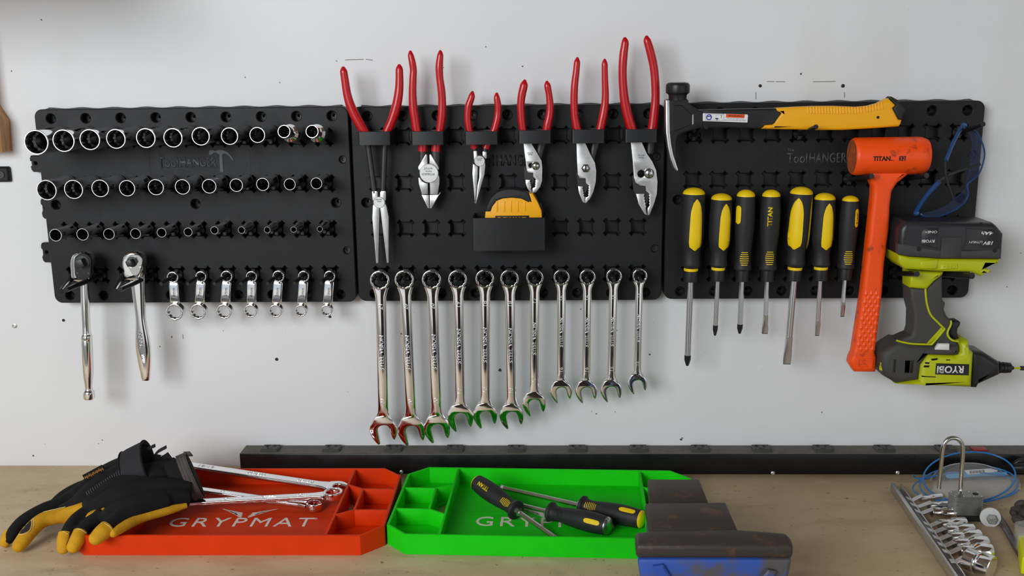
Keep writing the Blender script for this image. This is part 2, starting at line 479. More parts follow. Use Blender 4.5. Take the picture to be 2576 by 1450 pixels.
ws = thing('shelf_bracket', 'oiled wooden shelf bracket on the wall above the black wall plate', 'bracket', (p0.x - 0.05, 0, p0.z))
prof = [(p0.x - 0.16, p0.z), (p0.x, p0.z), (p0.x + 0.002, p0.z + 0.05), (p0.x - 0.012, p0.z + 0.075), (p0.x - 0.014, p0.z + 0.285), (p0.x - 0.16, p0.z + 0.285)]
MB().slab(prof, 0.0, 0.034, ch=0.003).build('upright', wood_mat(), ws)
MB().box((p0.x - 0.45, -0.38, p0.z + 0.285), (p0.x + 0.20, -0.001, p0.z + 0.31)).build('shelf_board', MATS.get('pine'), ws, bev=0.002)

# black screw plate at the left edge
q = XZ([(-22, 420), (20, 420), (20, 458), (-22, 458)], 0.008)
wp = thing('wall_plate', 'small square black plate screwed to the wall at the left edge', 'wall plate', W(0, 440, 0))
MB().slab(rrect(q[0][0], q[2][1], q[1][0], q[0][1], 0.003), 0, 0.008, ch=0.003).build('plate', BLACK, wp)
c = W(3, 440, 0.008)
MB().lathe([(0.0055, 0), (0.0055, 0.0015), (0.003, 0.0015), (0.0028, 0.0002), (0.0002, 0.0002)], c, OUT, 16).build('screw', STEEL_D, wp)

# power strip along the back of the bench
SD = 0.039
zt = W(1400, 1142.3, SD).z
xl = W(602, 1142, SD).x
ps = thing('power_strip', 'long black metal power strip lying along the back of the bench', 'power strip', (0.35, -0.02, BENCH))
STRIP = mat('black_enamel', srgb(20, 20, 21), 0.30, rvary=0.12, bump=0.03, bscale=300)
STRIPT = mat('dusty_black_enamel', srgb(104, 101, 94), 0.8, vary=0.25, vscale=60, bump=0.1, bscale=900)
MB().box((xl, -SD, BENCH), (1.25, -0.0005, zt - 0.0006)).build('housing', STRIP, ps, bev=0.0012)
MB().box((xl + 0.0008, -SD + 0.0008, zt - 0.0006), (1.2492, -0.0013, zt)).build('dusty_lid', STRIPT, ps)
OUTLET = mat('outlet_plastic', srgb(66, 66, 65), 0.55, bump=0.05, bscale=600)
def outlet_mesh():
    mb = MB(); w, dp, h = 0.0148, 0.0125, 0.0045
    fn = lambda x, z, d: (x, z, d)
    slots = [rrect(-0.0075, 0.001, -0.0052, 0.0082, 0.0003, 1), rrect(0.0052, 0.0015, 0.0075, 0.0078, 0.0003, 1),
             [(-0.0026, -0.0045), (0.0026, -0.0045), (0.0026, -0.007), (0.0014, -0.009), (-0.0014, -0.009), (-0.0026, -0.007)]]
    mb.slab(rrect(-w, -dp, w, dp, 0.001, 2), 0, h, holes=slots, ch=0.0022, fn=fn)
    me = mb.mesh('outlet', OUTLET); return me
def slot_mesh():
    mb = MB()
    for a in ((-0.0075, 0.001, -0.0052, 0.0082), (0.0052, 0.0015, 0.0075, 0.0078), (-0.0026, -0.009, 0.0026, -0.0045)): mb.box((a[0], a[1], 0), (a[2], a[3], 0.0006))
    return mb.mesh('outlet_slots', INK)
om, sm = outlet_mesh(), slot_mesh()
oxs = [681, 834, 990, 1143, 1298, 1453, 1608, 1764, 1918, 2072, 2224, 2385, 2540]
for i, x in enumerate(oxs[:12]):
    X = W(681 + (2224 - 681) / 10 * i, 1130, 0.02).x
    o = bpy.data.objects.new('outlet', om); o.parent = ps; o.location = Vector((X, -0.0195, zt)) - ps.location; COL.objects.link(o)
    s_ = bpy.data.objects.new('slots', sm); s_.parent = o; COL.objects.link(s_)
c = W(2462, 1131, 0.02); c.z = zt
MB().box((c.x - 0.012, c.y - 0.008, zt), (c.x + 0.012, c.y + 0.008, zt + 0.003)).build('switch', mat('red_switch', srgb(150, 40, 34), 0.4), ps, bev=0.001)
MB().box((c.x - 0.022, c.y - 0.006, zt), (c.x - 0.015, c.y + 0.004, zt + 0.002)).build('switch_bezel', OUTLET, ps, bev=0.0005)
for (x, y) in ((1010, 1188), (1944, 1191), (2258, 1190)):
    MB().lathe([(0.0036, 0), (0.0034, 0.0012), (0.002, 0.0022), (0.0015, 0.0022), (0.0012, 0.0012), (0.0002, 0.0012)], W(x, y, SD), OUT, 14).build('screw', STEEL, ps)
# ---------------------------------------------------------------- tool panels
PF = 0.026            # front face of the panels, metres off the wall
PB = 0.004
PEGM = BLACK2
XREC = []
for sx, sz in ((1, 1), (-1, 1), (-1, -1), (1, -1)):
    q = [(16, 10.5), (22, 15.5), (15.5, 22), (10.5, 16)]
    q = [(a * sx, b * sz) for a, b in q]
    XREC += q if sx * sz > 0 else q[::-1]
KP = 0.000616          # metres per photo pixel on the panel face

def panel(name, corners, label, cols, rows, logo, tabs=False):
    """corners: photo pixels tl, tr, br, bl of the front face"""
    tl, tr, br, bl = [W(*c, PF) for c in corners]
    x0 = (tl.x + bl.x) / 2; x1 = (tr.x + br.x) / 2; z1 = (tl.z + tr.z) / 2; z0 = (bl.z + br.z) / 2
    t = thing(name, label, 'pegboard', ((x0 + x1) / 2, 0, z0))
    holes = []; bores = []
    rz = [sum(W(x, y, PF).z for x, y in r) / len(r) for r in rows]
    c0 = W(*cols[0], PF).x; c1 = W(*cols[1], PF).x
    cx = [c0 + (c1 - c0) * i / 10 for i in range(11)]
    for z in rz:
        for x in cx: holes.append([(x + a * KP, z + b * KP) for a, b in XREC])
    for zz in (z1 - 0.0145, z0 + 0.0125):
        for i in range(9): bores.append((x0 + 0.026 + (x1 - x0 - 0.052) * i / 8, zz, 0.0074))
    zm = rz[1] - 0.031
    for i in range(3): bores.append((x0 + 0.019 + (x1 - x0 - 0.045) * i / 2, zm, 0.0074))
    for z in (rz[0] - 0.035, rz[2] - 0.035): bores.append((x1 - 0.012, z, 0.0055))
    # a bore that would touch a recess is left out
    ok = []
    for (bx, bz, r) in bores:
        if all(max(abs(bx - x), abs(bz - z)) > 22 * KP + r + 0.0008 for x in cx for z in rz): ok.append((bx, bz, r))
    # lettering recess frame is a shallow plate, so holes are only recesses and bores
    mb = MB()
    outl = rrect(x0, z0, x1, z1, 0.0125, 7)
    mb.slab(outl, PB, PF, holes=holes + [circ(bx, bz, r, 20) for bx, bz, r in ok], ch=0.0012)
    mb.build('face_plate', BLACK, t, ang=30)
    # floor of the recesses, with a small screw hole under each bore
    bk = MB()
    bk.slab(rrect(x0 + 0.003, z0 + 0.003, x1 - 0.003, z1 - 0.003, 0.01, 5), 0.001, 0.0095, holes=[circ(bx + 0.0004, bz + 0.0006, 0.0028, 12) for bx, bz, r in ok if r > 0.006])
    bk.build('back_plate', BLACK2, t)
    for (bx, bz, r) in ok:
        if r < 0.006:
            MB().lathe([(0.0055, 0), (0.0055, 0.010), (0.0032, 0.010), (0.003, 0.006), (0.0002, 0.006)], (bx, -0.0095, bz), OUT, 16).build('joining_screw', STEEL_D, t)
    # top flange that leans back to the wall
    n = 9; vs = []; 
    fl = MB(); top = []
    L = 60
    ring0 = []; ring1 = []
    for i in range(L + 1):
        u = i / L; x = x0 + 0.014 + (x1 - x0 - 0.028) * u
        ring0.append((x, -PF + 0.004, z1 - 0.0012)); ring1.append((x, -0.0015, z1 + 0.0012 + 0.0010 * math.cos(u * 9 * 2 * math.pi)))
    vs = ring0 + ring1 + [(x, -0.0015, z1 - 0.004) for x, _, _ in ring1] + [(x, -PF + 0.004, z1 - 0.004) for x, _, _ in ring0]
    N = L + 1; fs = []
    for i in range(L):
        for a in range(4):
            b = (a + 1) % 4; fs.append((a * N + i, a * N + i + 1, b * N + i + 1, b * N + i))
    fs += [(0, N, 2 * N, 3 * N), (L, 3 * N + L, 2 * N + L, N + L)]
    fl._add(vs, fs); fl.build('top_flange', BLACK, t)
    if tabs:
        for (ya, yb) in ((392, 433), (500, 551), (612, 661)):
            a = W(78 if ya < 500 else 102, ya, 0.012); b = W(110 if ya < 500 else 125, yb, 0.012)
            if ya == 392: xa = W(74, 400, 0.012).x
            else: xa = W(100 if ya == 500 else 101, ya, 0.012).x
            hx, hz = xa + 0.006, (a.z + b.z) / 2 + 0.001
            P = [(xa + 0.004, b.z), (x0 + 0.004, b.z), (x0 + 0.004, a.z), (xa + 0.002, a.z), (xa, a.z - 0.004), (xa, a.z - 0.009), (xa + 0.002, hz + 0.004), (xa + 0.002, hz - 0.004), (xa, b.z + 0.009), (xa + 0.001, b.z + 0.003)]
            MB().slab(P, 0.001, 0.012, holes=[circ(hx + 0.003, hz, 0.0022, 10)], ch=0.0015).build('joining_tab', BLACK, t)
    return t, cx, rz, (x0, x1, z0, z1)

P1, c1x, r1z, b1 = panel('pegboard', [(84.5, 275), (876, 268.3), (896, 758.6), (138.5, 764)],
    'black plastic tool panel full of sockets, leftmost of the three', [(177.4, 580), (826, 577)],
    [[(755, 346), (180, 352)], [(821, 461.7), (170, 467)], [(826, 577), (177, 580)], [(832, 689.5), (190, 693)]], 1, tabs=True)
P2, c2x, r2z, b2 = panel('pegboard', [(881, 269.5), (1674, 261.5), (1663.5, 753.5), (902.5, 760)],
    'black plastic tool panel holding pliers and wrenches, between the other two', [(956, 576), (1605, 571)],
    [[(1015, 343.3), (1544, 339)], [(1017, 460.4), (1541, 457)], [(1021, 575.8), (1605, 571)], [(960, 692), (1605, 686)]], 2)
P3, c3x, r3z, b3 = panel('pegboard', [(1681, 260), (2480, 254), (2435, 750), (1669.5, 752.6)],
    'black plastic tool panel with hammer and screwdrivers, rightmost of the three', [(1742, 452), (2402, 447)],
    [[(1745, 340), (2411, 332)], [(1742, 452), (2131, 452)], [(1740, 568), (2380, 564)], [(1738, 690), (2370, 684)]], 3)

# raised logo lettering
LOGO = mat('logo_plastic', srgb(74, 75, 79), 0.34)
LOGO_F = mat('logo_plastic_flat', srgb(20, 20, 21), 0.5)
def logo(t, px0, px1, py0, py1, mt, hammer):
    a, b = W(px0, py0, PF), W(px1, py1, PF)
    w = b.x - a.x; h = a.z - b.z; cz = (a.z + b.z) / 2
    # shallow frame around the name
    f0, f1 = W(px0 - 24, py0 - 18, PF), W(px1 + 85, py1 + 20, PF)
    o = rrect(f0.x, f1.z, f1.x, f0.z, 0.003, 3)
    MB().slab(o, PF - 0.002, PF + 0.00035, holes=[inset(o, 0.0007)]).build('logo_frame', BLACK, t)
    s1 = text('lettering', 'Tool', (a.x + w * 0.17, -PF, cz), RT, UPV, w * 0.34, h, mt, t, 0.0008, 0.016)
    s2 = text('lettering', 'HANGER', (a.x + w * 0.685, -PF, cz), RT, UPV, w * 0.62, h * 0.98, mt, t, 0.0008, 0.016)
    text('lettering', 'The', (a.x + w * 0.06, -PF, cz + h * 0.78), RT, UPV, w * 0.11, h * 0.36, mt, t, 0.0006, 0.015)
    if hammer:
        z = Z(440, 250, 5.152)
        P = XZ(z([(440, 680), (450, 655), (490, 655), (520, 672), (560, 655), (620, 655), (690, 685), (745, 750), (765, 795), (752, 800), (700, 735), (650, 705), (620, 712), (618, 740), (632, 935), (625, 948), (588, 945), (578, 770), (575, 715), (530, 690), (500, 700), (480, 722), (445, 722)]), PF)
        MB().slab(P, PF - 0.001, PF + 0.001, ch=0.0003).build('hammer_emblem', LOGO, t)
logo(P1, 397, 547, 396, 421, LOGO, True)
logo(P2, 1190, 1345, 390, 417, LOGO_F, False)
logo(P3, 1980, 2130, 385, 410, LOGO, False)

# pegs with a cross-shaped foot
def peg_foot(mb, x, z, d=PF, h=0.0025):
    a, b = 5.2 * KP, 15.5 * KP
    P = [(a, a), (a, b), (-a, b), (-a, a), (-b, a), (-b, -a), (-a, -a), (-a, -b), (a, -b), (a, -a), (b, -a), (b, a)]
    mb.slab([(x + p, z + q) for p, q in P], 0.009, d + h, ch=0.001)
    mb.slab(circ(x, z, 13 * KP, 16), 0.009, d - 0.003)
_pm = {}
def peg(t, x, z, L, r=0.0031):
    key = (round(L, 3), r)
    if key not in _pm:
        mb = MB(); peg_foot(mb, 0, 0)
        mb.lathe([(r * 1.15, 0), (r, 0.006), (r, L - 0.0008), (r * 0.8, L)], (0, -PF, 0), OUT, 12)
        _pm[key] = mb.mesh('peg', PEGM)
    o = bpy.data.objects.new('peg', _pm[key]); o.parent = t; o.location = Vector((x, 0, z)) - t.location
    COL.objects.link(o); return o
def hook(t, x, z, pts, r=0.0034, name='hook'):
    """a rod that leaves its cross-shaped foot and runs through the given points"""
    mb = MB(); peg_foot(mb, x, z)
    path = [Vector((x, -PF + 0.004, z))] + [Vector(p) for p in pts]
    mb.tube(path, r, 12)
    return mb.build(name, PEGM, t)
# ---------------------------------------------------------------- sockets on pegs
def p12(depth=0.10, pts=12):
    return lambda th: 1 - depth * abs(math.sin(pts / 2 * th)) ** 0.8 * 1.0
RIM = mat('bright_rim', (0.82, 0.82, 0.83, 1), 0.32, 1.0)
BORE = mat('shaded_bore', (0.16, 0.16, 0.165, 1), 0.32, 1.0)  # recess shade painted in as darker metal; the bore itself is chrome
def socket_mesh(R, L, step=None):
    """R: mouth radius, L: length; step: (radius of the drive end, fraction of length it takes); returns shell and bore"""
    mb = MB(); seg = 48
    f12 = lambda th: 1 - 0.11 * abs(math.sin(6 * th))
    ri = R * 0.89
    lip = [(R, L - R * 0.08)]
    if step:
        R2, fr = step
        outer = [(ri * 0.5, 0), (R2 * 0.94, 0), (R2, 0.0012), (R2, L * fr), (R, L * fr + abs(R2 - R) * 0.8 + 0.001)] + lip
    else: outer = [(ri * 0.5, 0), (R * 0.93, 0), (R * 0.99, 0.0014), (R * 0.99, 0.007), (R * 0.965, 0.0078), (R * 0.965, 0.0092), (R, 0.010)] + lip
    mb.lathe(outer, (0, 0, 0), OUT, seg)
    ib = MB()
    ib.lathe([(ri, L - R * 0.02), (ri * 0.985, L - 0.0018, f12), (ri * 0.985, L - min(0.020, L * 0.35), f12), (ri * 0.72, L - min(0.022, L * 0.4)), (ri * 0.70, L * 0.25), (ri * 0.35, L * 0.22), (0.0003, L * 0.22)], (0, 0, 0), OUT, seg)
    ib.f = ib.f[:-2] + [ib.f[-1]]
    rm = MB(); rm.lathe([(R, L - R * 0.08), (R * 0.985, L - R * 0.03), (R * 0.965, L), (R * 0.90, L), (ri, L - R * 0.02)], (0, 0, 0), OUT, seg)
    rm.f = rm.f[:-2]; mb.f = mb.f[:-1]
    return mb.mesh('deep_socket', CHROME), ib.mesh('bore', BORE), rm.mesh('rim', RIM)
ROW1 = [(90.8, 358.2, 31.6), (159.5, 354.3, 28.5), (225.7, 351.6, 26.5), (291.2, 349.7, 25), (366.5, 347.7, 25), (434.8, 347.1, 24.5), (504.6, 343.2, 23.3), (577.2, 342.8, 22), (647.1, 339.9, 20), (714.3, 331.1, 16.5), (784.9, 331.1, 16.5)]
ROW2 = [(116.9, 478.6, 26), (184.8, 476.9, 24.5), (251.8, 474.3, 22.5), (319.5, 473.8, 20.8), (391.9, 471.4, 20.5), (458.9, 470.5, 19.5), (526.1, 468.9, 18.5), (594.3, 466.2, 17), (660.7, 464.1, 16.5), (728.8, 463.9, 15), (795.8, 461.7, 14.8)]
ROW3 = [(139.6, 592, 16), (207.5, 590.2, 15.5), (273.9, 589.3, 14.5), (340.9, 588.1, 13.5), (406.3, 585.6, 12), (473, 584, 11), (539.4, 579.8, 10), (607.5, 579.2, 9), (672, 578.8, 8), (738.5, 578, 7.5), (804.5, 576.8, 7)]
rows = [(ROW1, 0.116, 0.104, 'top', 'long chrome deep socket'), (ROW2, 0.100, 0.088, 'middle', 'chrome deep socket'), (ROW3, 0.084, 0.082, 'bottom', 'slim chrome deep socket')]
PEGOUT = {}
for ri, (row, da, db, rn, kind) in enumerate(rows):
    for i, (x, y, r) in enumerate(row):
        df = da + (db - da) * i / 10
        c = W(x, y, df); R = r * mpp(x, y, df); L = df - PF - 0.003
        step = None; ax = OUT.copy()
        if ri == 0 and i >= 9:
            L -= 0.004; step = (R * 1.38, 0.62)
        if ri == 2 and i >= 7: step = (max(R * 1.25, 0.0064), 0.36)
        me, mi, mr_ = socket_mesh(R, L, step)
        o = bpy.data.objects.new('deep_socket', me)
        base = c + Vector((0, L, 0))
        if ri == 0 and i >= 9:
            # these two hang with their mouths lifted a little
            bx = W(x + (40 if i == 9 else 31), y + 11, PF + 0.004)
            dirv = (c - bx).normalized()
            o.rotation_euler = OUT.rotation_difference(dirv).to_euler(); base = c - dirv * L
        o.location = base
        COL.objects.link(o)
        bo = bpy.data.objects.new('bore', mi); bo.parent = o; COL.objects.link(bo)
        bo = bpy.data.objects.new('rim', mr_); bo.parent = o; COL.objects.link(bo)
        ext = ' the largest,' if i == 0 else (' the smallest,' if i == 10 and ri else '')
        lab = f'{kind},{ext} {ORD[i]} from the left in the {rn} socket row'
        tagp(o, lab, 'socket', f'sockets in the {rn} row of the left panel')
        px_, pz_ = c1x[i], r1z[ri]
        peg(P1, px_, pz_, min(L * 0.55, 0.04))
# ---------------------------------------------------------------- ratchets
def on(px, d): return W(px[0], px[1], d)
def ratchet(label, head_px, hd, axis_px, prof_px, d, plate_px, drive_px, plate_mat, drive_mat, pear):
    t = thing('ratchet', label, 'ratchet', W(*axis_px[1], d), 'ratchets hooked on the left panel')
    MB().slab(XZ(head_px, d), d - 0.011, d + 0.011, ch=0.0035, rs=4, both=True).build('head', CHROME, t)
    MB().slab(XZ(plate_px, d + 0.011), d + 0.009, d + 0.0125, ch=0.0008).build('cover_plate', plate_mat, t)
    for (x, y) in drive_px[1:]:
        MB().lathe([(0.0022, 0), (0.0020, 0.0008), (0.0008, 0.0008), (0.0002, 0.0004)], W(x, y, d + 0.0124), OUT, 12).build('plate_screw', STEEL_D if plate_mat is not CHROME_D else CHROME, t)
    c = W(*drive_px[0], d + 0.0125); s_ = 0.0062 if not pear else 0.0046
    mb = MB(); mb.lathe([(s_ * 1.9, -0.001), (s_ * 1.8, 0.0012), (s_ * 1.3, 0.0014)], c, OUT, 24); mb.build('drive_ring', drive_mat, t)
    a = math.radians(20); u = Vector((math.cos(a), 0, math.sin(a))); v = Vector((-math.sin(a), 0, math.cos(a)))
    MB().obox(c + OUT * 0.006, u * s_, v * s_, OUT * 0.007).build('square_drive', drive_mat, t, bev=0.0008)
    A, Bq = W(*axis_px[0], d), W(*axis_px[1], d); ax = (Bq - A)
    L = ax.length; ax.normalize(); rings = []
    side = ax.cross(OUT).normalized()
    pr = crv(prof_px, 4)
    y0, y1 = prof_px[0][0], prof_px[-1][0]
    parts = {}
    mb = MB(); k = mpp(*axis_px[0], d)
    for (y, hw, th) in pr:
        f = (y - y0) / (y1 - y0); c_ = A + ax * (L * f)
        R_ = []
        for j in range(24):
            q = 2 * math.pi * j / 24; ca, sa = math.cos(q), math.sin(q)
            e = 0.8
            R_.append(c_ + side * (hw * k * math.copysign(abs(ca) ** e, ca)) + OUT * (th * k * math.copysign(abs(sa) ** e, sa)))
        rings.append(R_)
    mb.loft(rings); mb.build('handle', CHROME, t, ang=50)
    return t
R5 = Z(80, 600, 3.3725)
h1 = crv(R5([(360, 330), (352, 270), (350, 185), (370, 135), (433, 110), (495, 135), (515, 185), (513, 270), (508, 325), (490, 350), (440, 362), (385, 352)]), 4, True)
p1 = crv(R5([(364, 260), (362, 190), (380, 148), (433, 124), (487, 148), (506, 190), (504, 260), (500, 315), (470, 345), (433, 350), (395, 345), (370, 315)]), 4, True)
rt1 = ratchet('chrome ratchet with a dark oval head plate and a slim round grip', h1, None, ((212, 700), (224.2, 1004)),
    [(700, 9, 7), (730, 9.5, 9), (760, 10, 10), (800, 9.8, 9.8), (835, 10, 10), (843, 13, 13), (853, 13, 13), (856, 12, 12), (858, 13, 13), (900, 13, 13), (940, 12, 12), (965, 9.5, 9.5), (978, 8.5, 8.5), (984, 12, 12), (988, 13.5, 13.5), (1001, 13.5, 13.5), (1004, 12, 12)],
    0.062, p1, R5([(432, 205), (390, 290), (482, 292)]), BLACK2, STEEL_D, False)
h2 = crv(R5([(800, 300), (785, 225), (785, 180), (810, 130), (870, 108), (930, 130), (958, 180), (960, 250), (955, 315), (925, 340), (880, 345), (825, 340)]), 4, True)
p2 = crv(R5([(820, 235), (812, 190), (835, 148), (878, 135), (925, 150), (942, 190), (935, 235), (915, 295), (885, 320), (850, 295)]), 4, True)
rt2 = ratchet('pear-headed chrome ratchet with a wide flat swelling handle', h2, None, ((345, 690), (367, 957)),
    [(690, 20, 9), (708, 18.5, 9), (722, 17.5, 9), (750, 15.5, 9), (790, 13, 9), (815, 14, 9), (850, 18, 9), (880, 19, 9), (910, 16.5, 8.5), (940, 12.5, 8), (953, 10.5, 7), (957, 9, 6)],
    0.062, p2, R5([(850, 200), (842, 243), (920, 238)]), CHROME_D, STEEL_D, True)
c_ = W(365, 885, 0.062 + 0.0056); dn = (W(367, 957, 0.062) - W(345, 690, 0.062)).normalized()
text('lettering', '44996', W(353, 856, 0.0682), dn, -dn.cross(OUT), 0.028, 0.0065, CHROME_D, rt2, 0.0006, 0.0)
text('lettering', 'TAIWAN', W(360, 903, 0.0678), dn, -dn.cross(OUT), 0.014, 0.0045, CHROME_D, rt2, 0.0005, 0.0)
# the forked rods that carry them
for (fx, tip, lab) in ((0, (154.5, 733), 1), (1, (166, 730), 1), (2, (290, 732.5), 2), (3, (302, 729), 2)):
    tp = W(*tip, 0.135)
    hook(P1, c1x[fx], r1z[3], [(c1x[fx], -PF - 0.010, r1z[3]), tp], 0.0040, 'rod')

# ---------------------------------------------------------------- box and combination wrenches
def ring_end(mb, c, R, ri, d0, d1, tw=0.0, n=48):
    outer = circ(c.x, c.z, R, n)
    inner = [(c.x + math.cos(2 * math.pi * i / n + tw) * ri * (1 - 0.10 * abs(math.sin(6 * 2 * math.pi * i / n))), c.z + math.sin(2 * math.pi * i / n + tw) * ri * (1 - 0.10 * abs(math.sin(6 * 2 * math.pi * i / n)))) for i in range(n)]
    mb.slab(outer, d0, d1, holes=[inner], ch=min(0.0016, (R - ri) * 0.4), rs=3, both=True)
def bar(mb, A, Bq, prof, e=0.75, seg=20, up=OUT):
    """bar from A to B: prof = [(fraction, half width, half thickness)]; superellipse section"""
    ax = (Bq - A); L = ax.length; ax = ax.normalized(); side = ax.cross(up).normalized(); upv = side.cross(ax)
    rings = []
    for (f, hw, th) in prof:
        c = A + ax * (L * f)
        rings.append([c + side * (hw * math.copysign(abs(math.cos(q)) ** e, math.cos(q))) + upv * (th * math.copysign(abs(math.sin(q)) ** e, math.sin(q))) for q in (2 * math.pi * j / seg for j in range(seg))])
    mb.loft(rings)
SW = [((436.3, 696.9), 14.6, (442.7, 783.2), 22.3, '19mm'), ((507.3, 695.3), 14.2, (501.3, 782), 20.8, '17mm'), ((571.8, 694.7), 15, (566.5, 782), 19.8, '15mm'), ((634.5, 695), 14.2, (632.9, 780.7), 17.2, '14mm'), ((701.8, 694.3), 15, (695.4, 780.3), 17.2, '13mm'), ((765.3, 694.3), 14.2, (759, 779.7), 15.4, '12mm'), ((830.5, 694.3), 14.2, (823.5, 779.2), 14.8, '11mm')]
for i, (a, ra, b, rb, tx) in enumerate(SW):
    d = 0.043; A, Bq = W(*a, d), W(*b, d); k = mpp(*a, d)
    t = thing('stubby_wrench', f'short chrome box wrench marked {tx}, {ORD[i]} from the left of seven', 'wrench', Bq, 'stubby wrenches on the left panel')
    mb = MB(); ring_end(mb, A, ra * k, ra * k * 0.78, d - 0.004, d + 0.005); mb.build('flare_ring', CHROME, t)
    mb = MB(); ring_end(mb, Bq, rb * k, rb * k * 0.78, d - 0.004, d + 0.008); mb.build('box_ring', CHROME, t)
    ax = (Bq - A).normalized(); hw = 12.3 * k
    s0, s1 = A + ax * (ra * k * 0.98), Bq - ax * (rb * k * 0.96)
    mb = MB(); bar(mb, s0, s1, [(0, hw * 0.9, 0.0022), (0.08, hw, 0.003), (0.12, hw, 0.0034), (0.9, hw * 0.98, 0.0034), (1, hw * 1.0, 0.0026)], 0.35, 24); mb.build('shank', CHROME, t)
    mid = (s0 + s1) / 2
    text('lettering', tx, mid + OUT * 0.0034, -ax, ax.cross(OUT), 27 * k, 8.5 * k, STEEL_D, t, 0.0004, 0.0)
for j in range(7): peg(P1, c1x[4 + j], r1z[3], 0.070)

def open_end(C, a, rot, flip=1):
    """outline of an open jaw; C centre (x, z), a half width, opening turned rot from straight down"""
    pts = [(0.44, 0.05), (0.47, 0.70), (0.56, 0.97), (0.66, 0.98), (0.86, 0.66), (0.98, 0.25), (0.98, -0.12), (0.86, -0.46), (0.62, -0.74), (0.36, -1.02), (-0.36, -1.02), (-0.66, -0.74), (-0.92, -0.42), (-1.04, -0.06), (-1.02, 0.30), (-0.90, 0.72), (-0.70, 1.10), (-0.58, 1.14), (-0.50, 0.95), (-0.45, 0.05)]
    q = crv(pts, 4)
    q += [(-0.38, -0.12), (-0.2, -0.24), (0, -0.27), (0.2, -0.24), (0.38, -0.12)]
    cr, sr = math.cos(rot), math.sin(rot)
    return [(C[0] + flip * a * (v * cr + u * sr), C[1] - a * (-v * sr + u * cr)) for v, u in q]
CW = [((956.9, 703.1), 24.5, (964.8, 1078), 34.5, 13.8, '21'), ((1018.3, 702), 24.3, (1035.5, 1079.7), 35, 13.8, '20'), ((1086.6, 701.4), 24.2, (1099.3, 1075), 33.5, 13.8, '20'),
      ((1152, 701), 23.6, (1158, 1047), 33, 13, '19'), ((1220, 699.3), 23.4, (1220.7, 1041.7), 30.5, 12.8, '18'), ((1282, 699.5), 23.2, (1287, 1043.5), 30.5, 12.6, '18'),
      ((1345.5, 696.9), 21.4, (1343.8, 1012.4), 29.5, 12, '17'), ((1412.4, 695.9), 20, (1411.7, 981.4), 27.5, 11.2, '16'), ((1477.6, 695.2), 19.9, (1474.8, 981.4), 27.5, 11, '16'), ((1543.8, 693.4), 19.6, (1537.6, 979.7), 27, 10.8, '15'), ((1608.6, 692.4), 18.4, (1603.4, 962.4), 24.5, 9.5, '14')]
def comb_wrench(t, A, Ra, Bq, a, hw, d, txt, brand, k):
    ax = (Bq - A).normalized()
    mb = MB(); ring_end(mb, A, Ra, Ra * 0.79, d - 0.003, d + 0.0085, 0.13); mb.build('box_end', CHROME, t)
    rot = math.radians(13) + math.atan2(ax.x, -ax.z)
    mb = MB(); mb.slab(open_end((Bq.x, Bq.z), a, rot), d - 0.0042, d + 0.0042, ch=0.0022, rs=4, both=True); mb.build('open_end', CHROME, t, ang=50)
    s0 = A + ax * (Ra * 0.86); s1 = Bq - ax * (a * 0.72)
    L = (s1 - s0).length
    pf = [(0, Ra * 0.86, 0.0028), (0.018, Ra * 0.74, 0.0032), (0.045, hw * 1.12, 0.0036), (0.075, hw, 0.0038), (0.5, hw * 0.985, 0.0038), (0.90, hw * 0.96, 0.0038), (0.945, hw * 1.05, 0.0039), (0.975, hw * 1.35, 0.0040), (1.0, hw * 1.75, 0.0036)]
    mb = MB(); bar(mb, s0, s1, pf, 0.92, 28); mb.build('shank', CHROME, t, ang=60)
    up = ax.cross(OUT)
    f = d + 0.0032
    def at(fr): p = s0 + (s1 - s0) * fr; return Vector((p.x, -f, p.z))
    text('size_mark', txt, at(0.14), -ax, up, hw * 1.0, hw * 0.72, EMB, t, 0.0011)
    text('brand_lettering', brand, at(0.485), -ax, up, min(L * 0.29, 0.058), hw * 0.74, EMB, t, 0.0011, 0.0)
    text('size_mark', txt, at(0.86), -ax, up, hw * 1.0, hw * 0.72, EMB, t, 0.0011)
for i, (a, Ra, b, ja, hw, tx) in enumerate(CW):
    d = 0.052; A, Bq = W(*a, d), W(*b, d); k = mpp((a[0] + b[0]) / 2, (a[1] + b[1]) / 2, d)
    ext = {0: 'the longest, ', 10: 'the shortest, '}.get(i, '')
    t = thing('combination_wrench', f'hanging chrome combination wrench marked {tx}, {ext}{ORD[i]} from the left', 'wrench', Bq, 'combination wrenches hanging on the middle panel')
    comb_wrench(t, A, Ra * k, Bq, ja * k, hw * k, d, tx, 'STEEL VISION', k)
    peg(P2, c2x[i], r2z[3], 0.055)
# ---------------------------------------------------------------- pliers in their holders
ZA, ZB, ZC, ZD = Z(840, 80, 5.152), Z(1260, 80, 5.152), Z(870, 300, 3.815), Z(1170, 300, 3.8154)
PD = 0.052
def grip(t, pts, z, extra=None, d=PD):
    """pts: [(x, y, half width)] in crop pixels from the tip down; a dipped vinyl grip with a pointed end"""
    q = [(z([(x, y)])[0], w / z.k) for x, y, w in pts]
    if extra: q += extra
    P = []
    for (p, w) in q:
        k = mpp(*p, d); c = W(*p, d); P.append((c.x, c.y, c.z, w * k))
    S = crv(P, 5)
    tip = S[0]; nx = S[3]
    mb = MB()
    path = [Vector(s_[:3]) for s_ in S]; rad = [s_[3] for s_ in S]
    # pointed end
    L = [(path[1] - path[0]).length]
    acc = 0
    for i in range(len(path)):
        if i: acc += (path[i] - path[i - 1]).length
        f = min(1, (acc + 0.0004) / 0.0085); rad[i] = rad[i] * (0.22 + 0.78 * (1 - (1 - f) ** 1.6))
    mb.tube(path, [(r, r * 0.82) for r in rad], 16, up=OUT)
    return mb.build('grip', RED, t, ang=60)
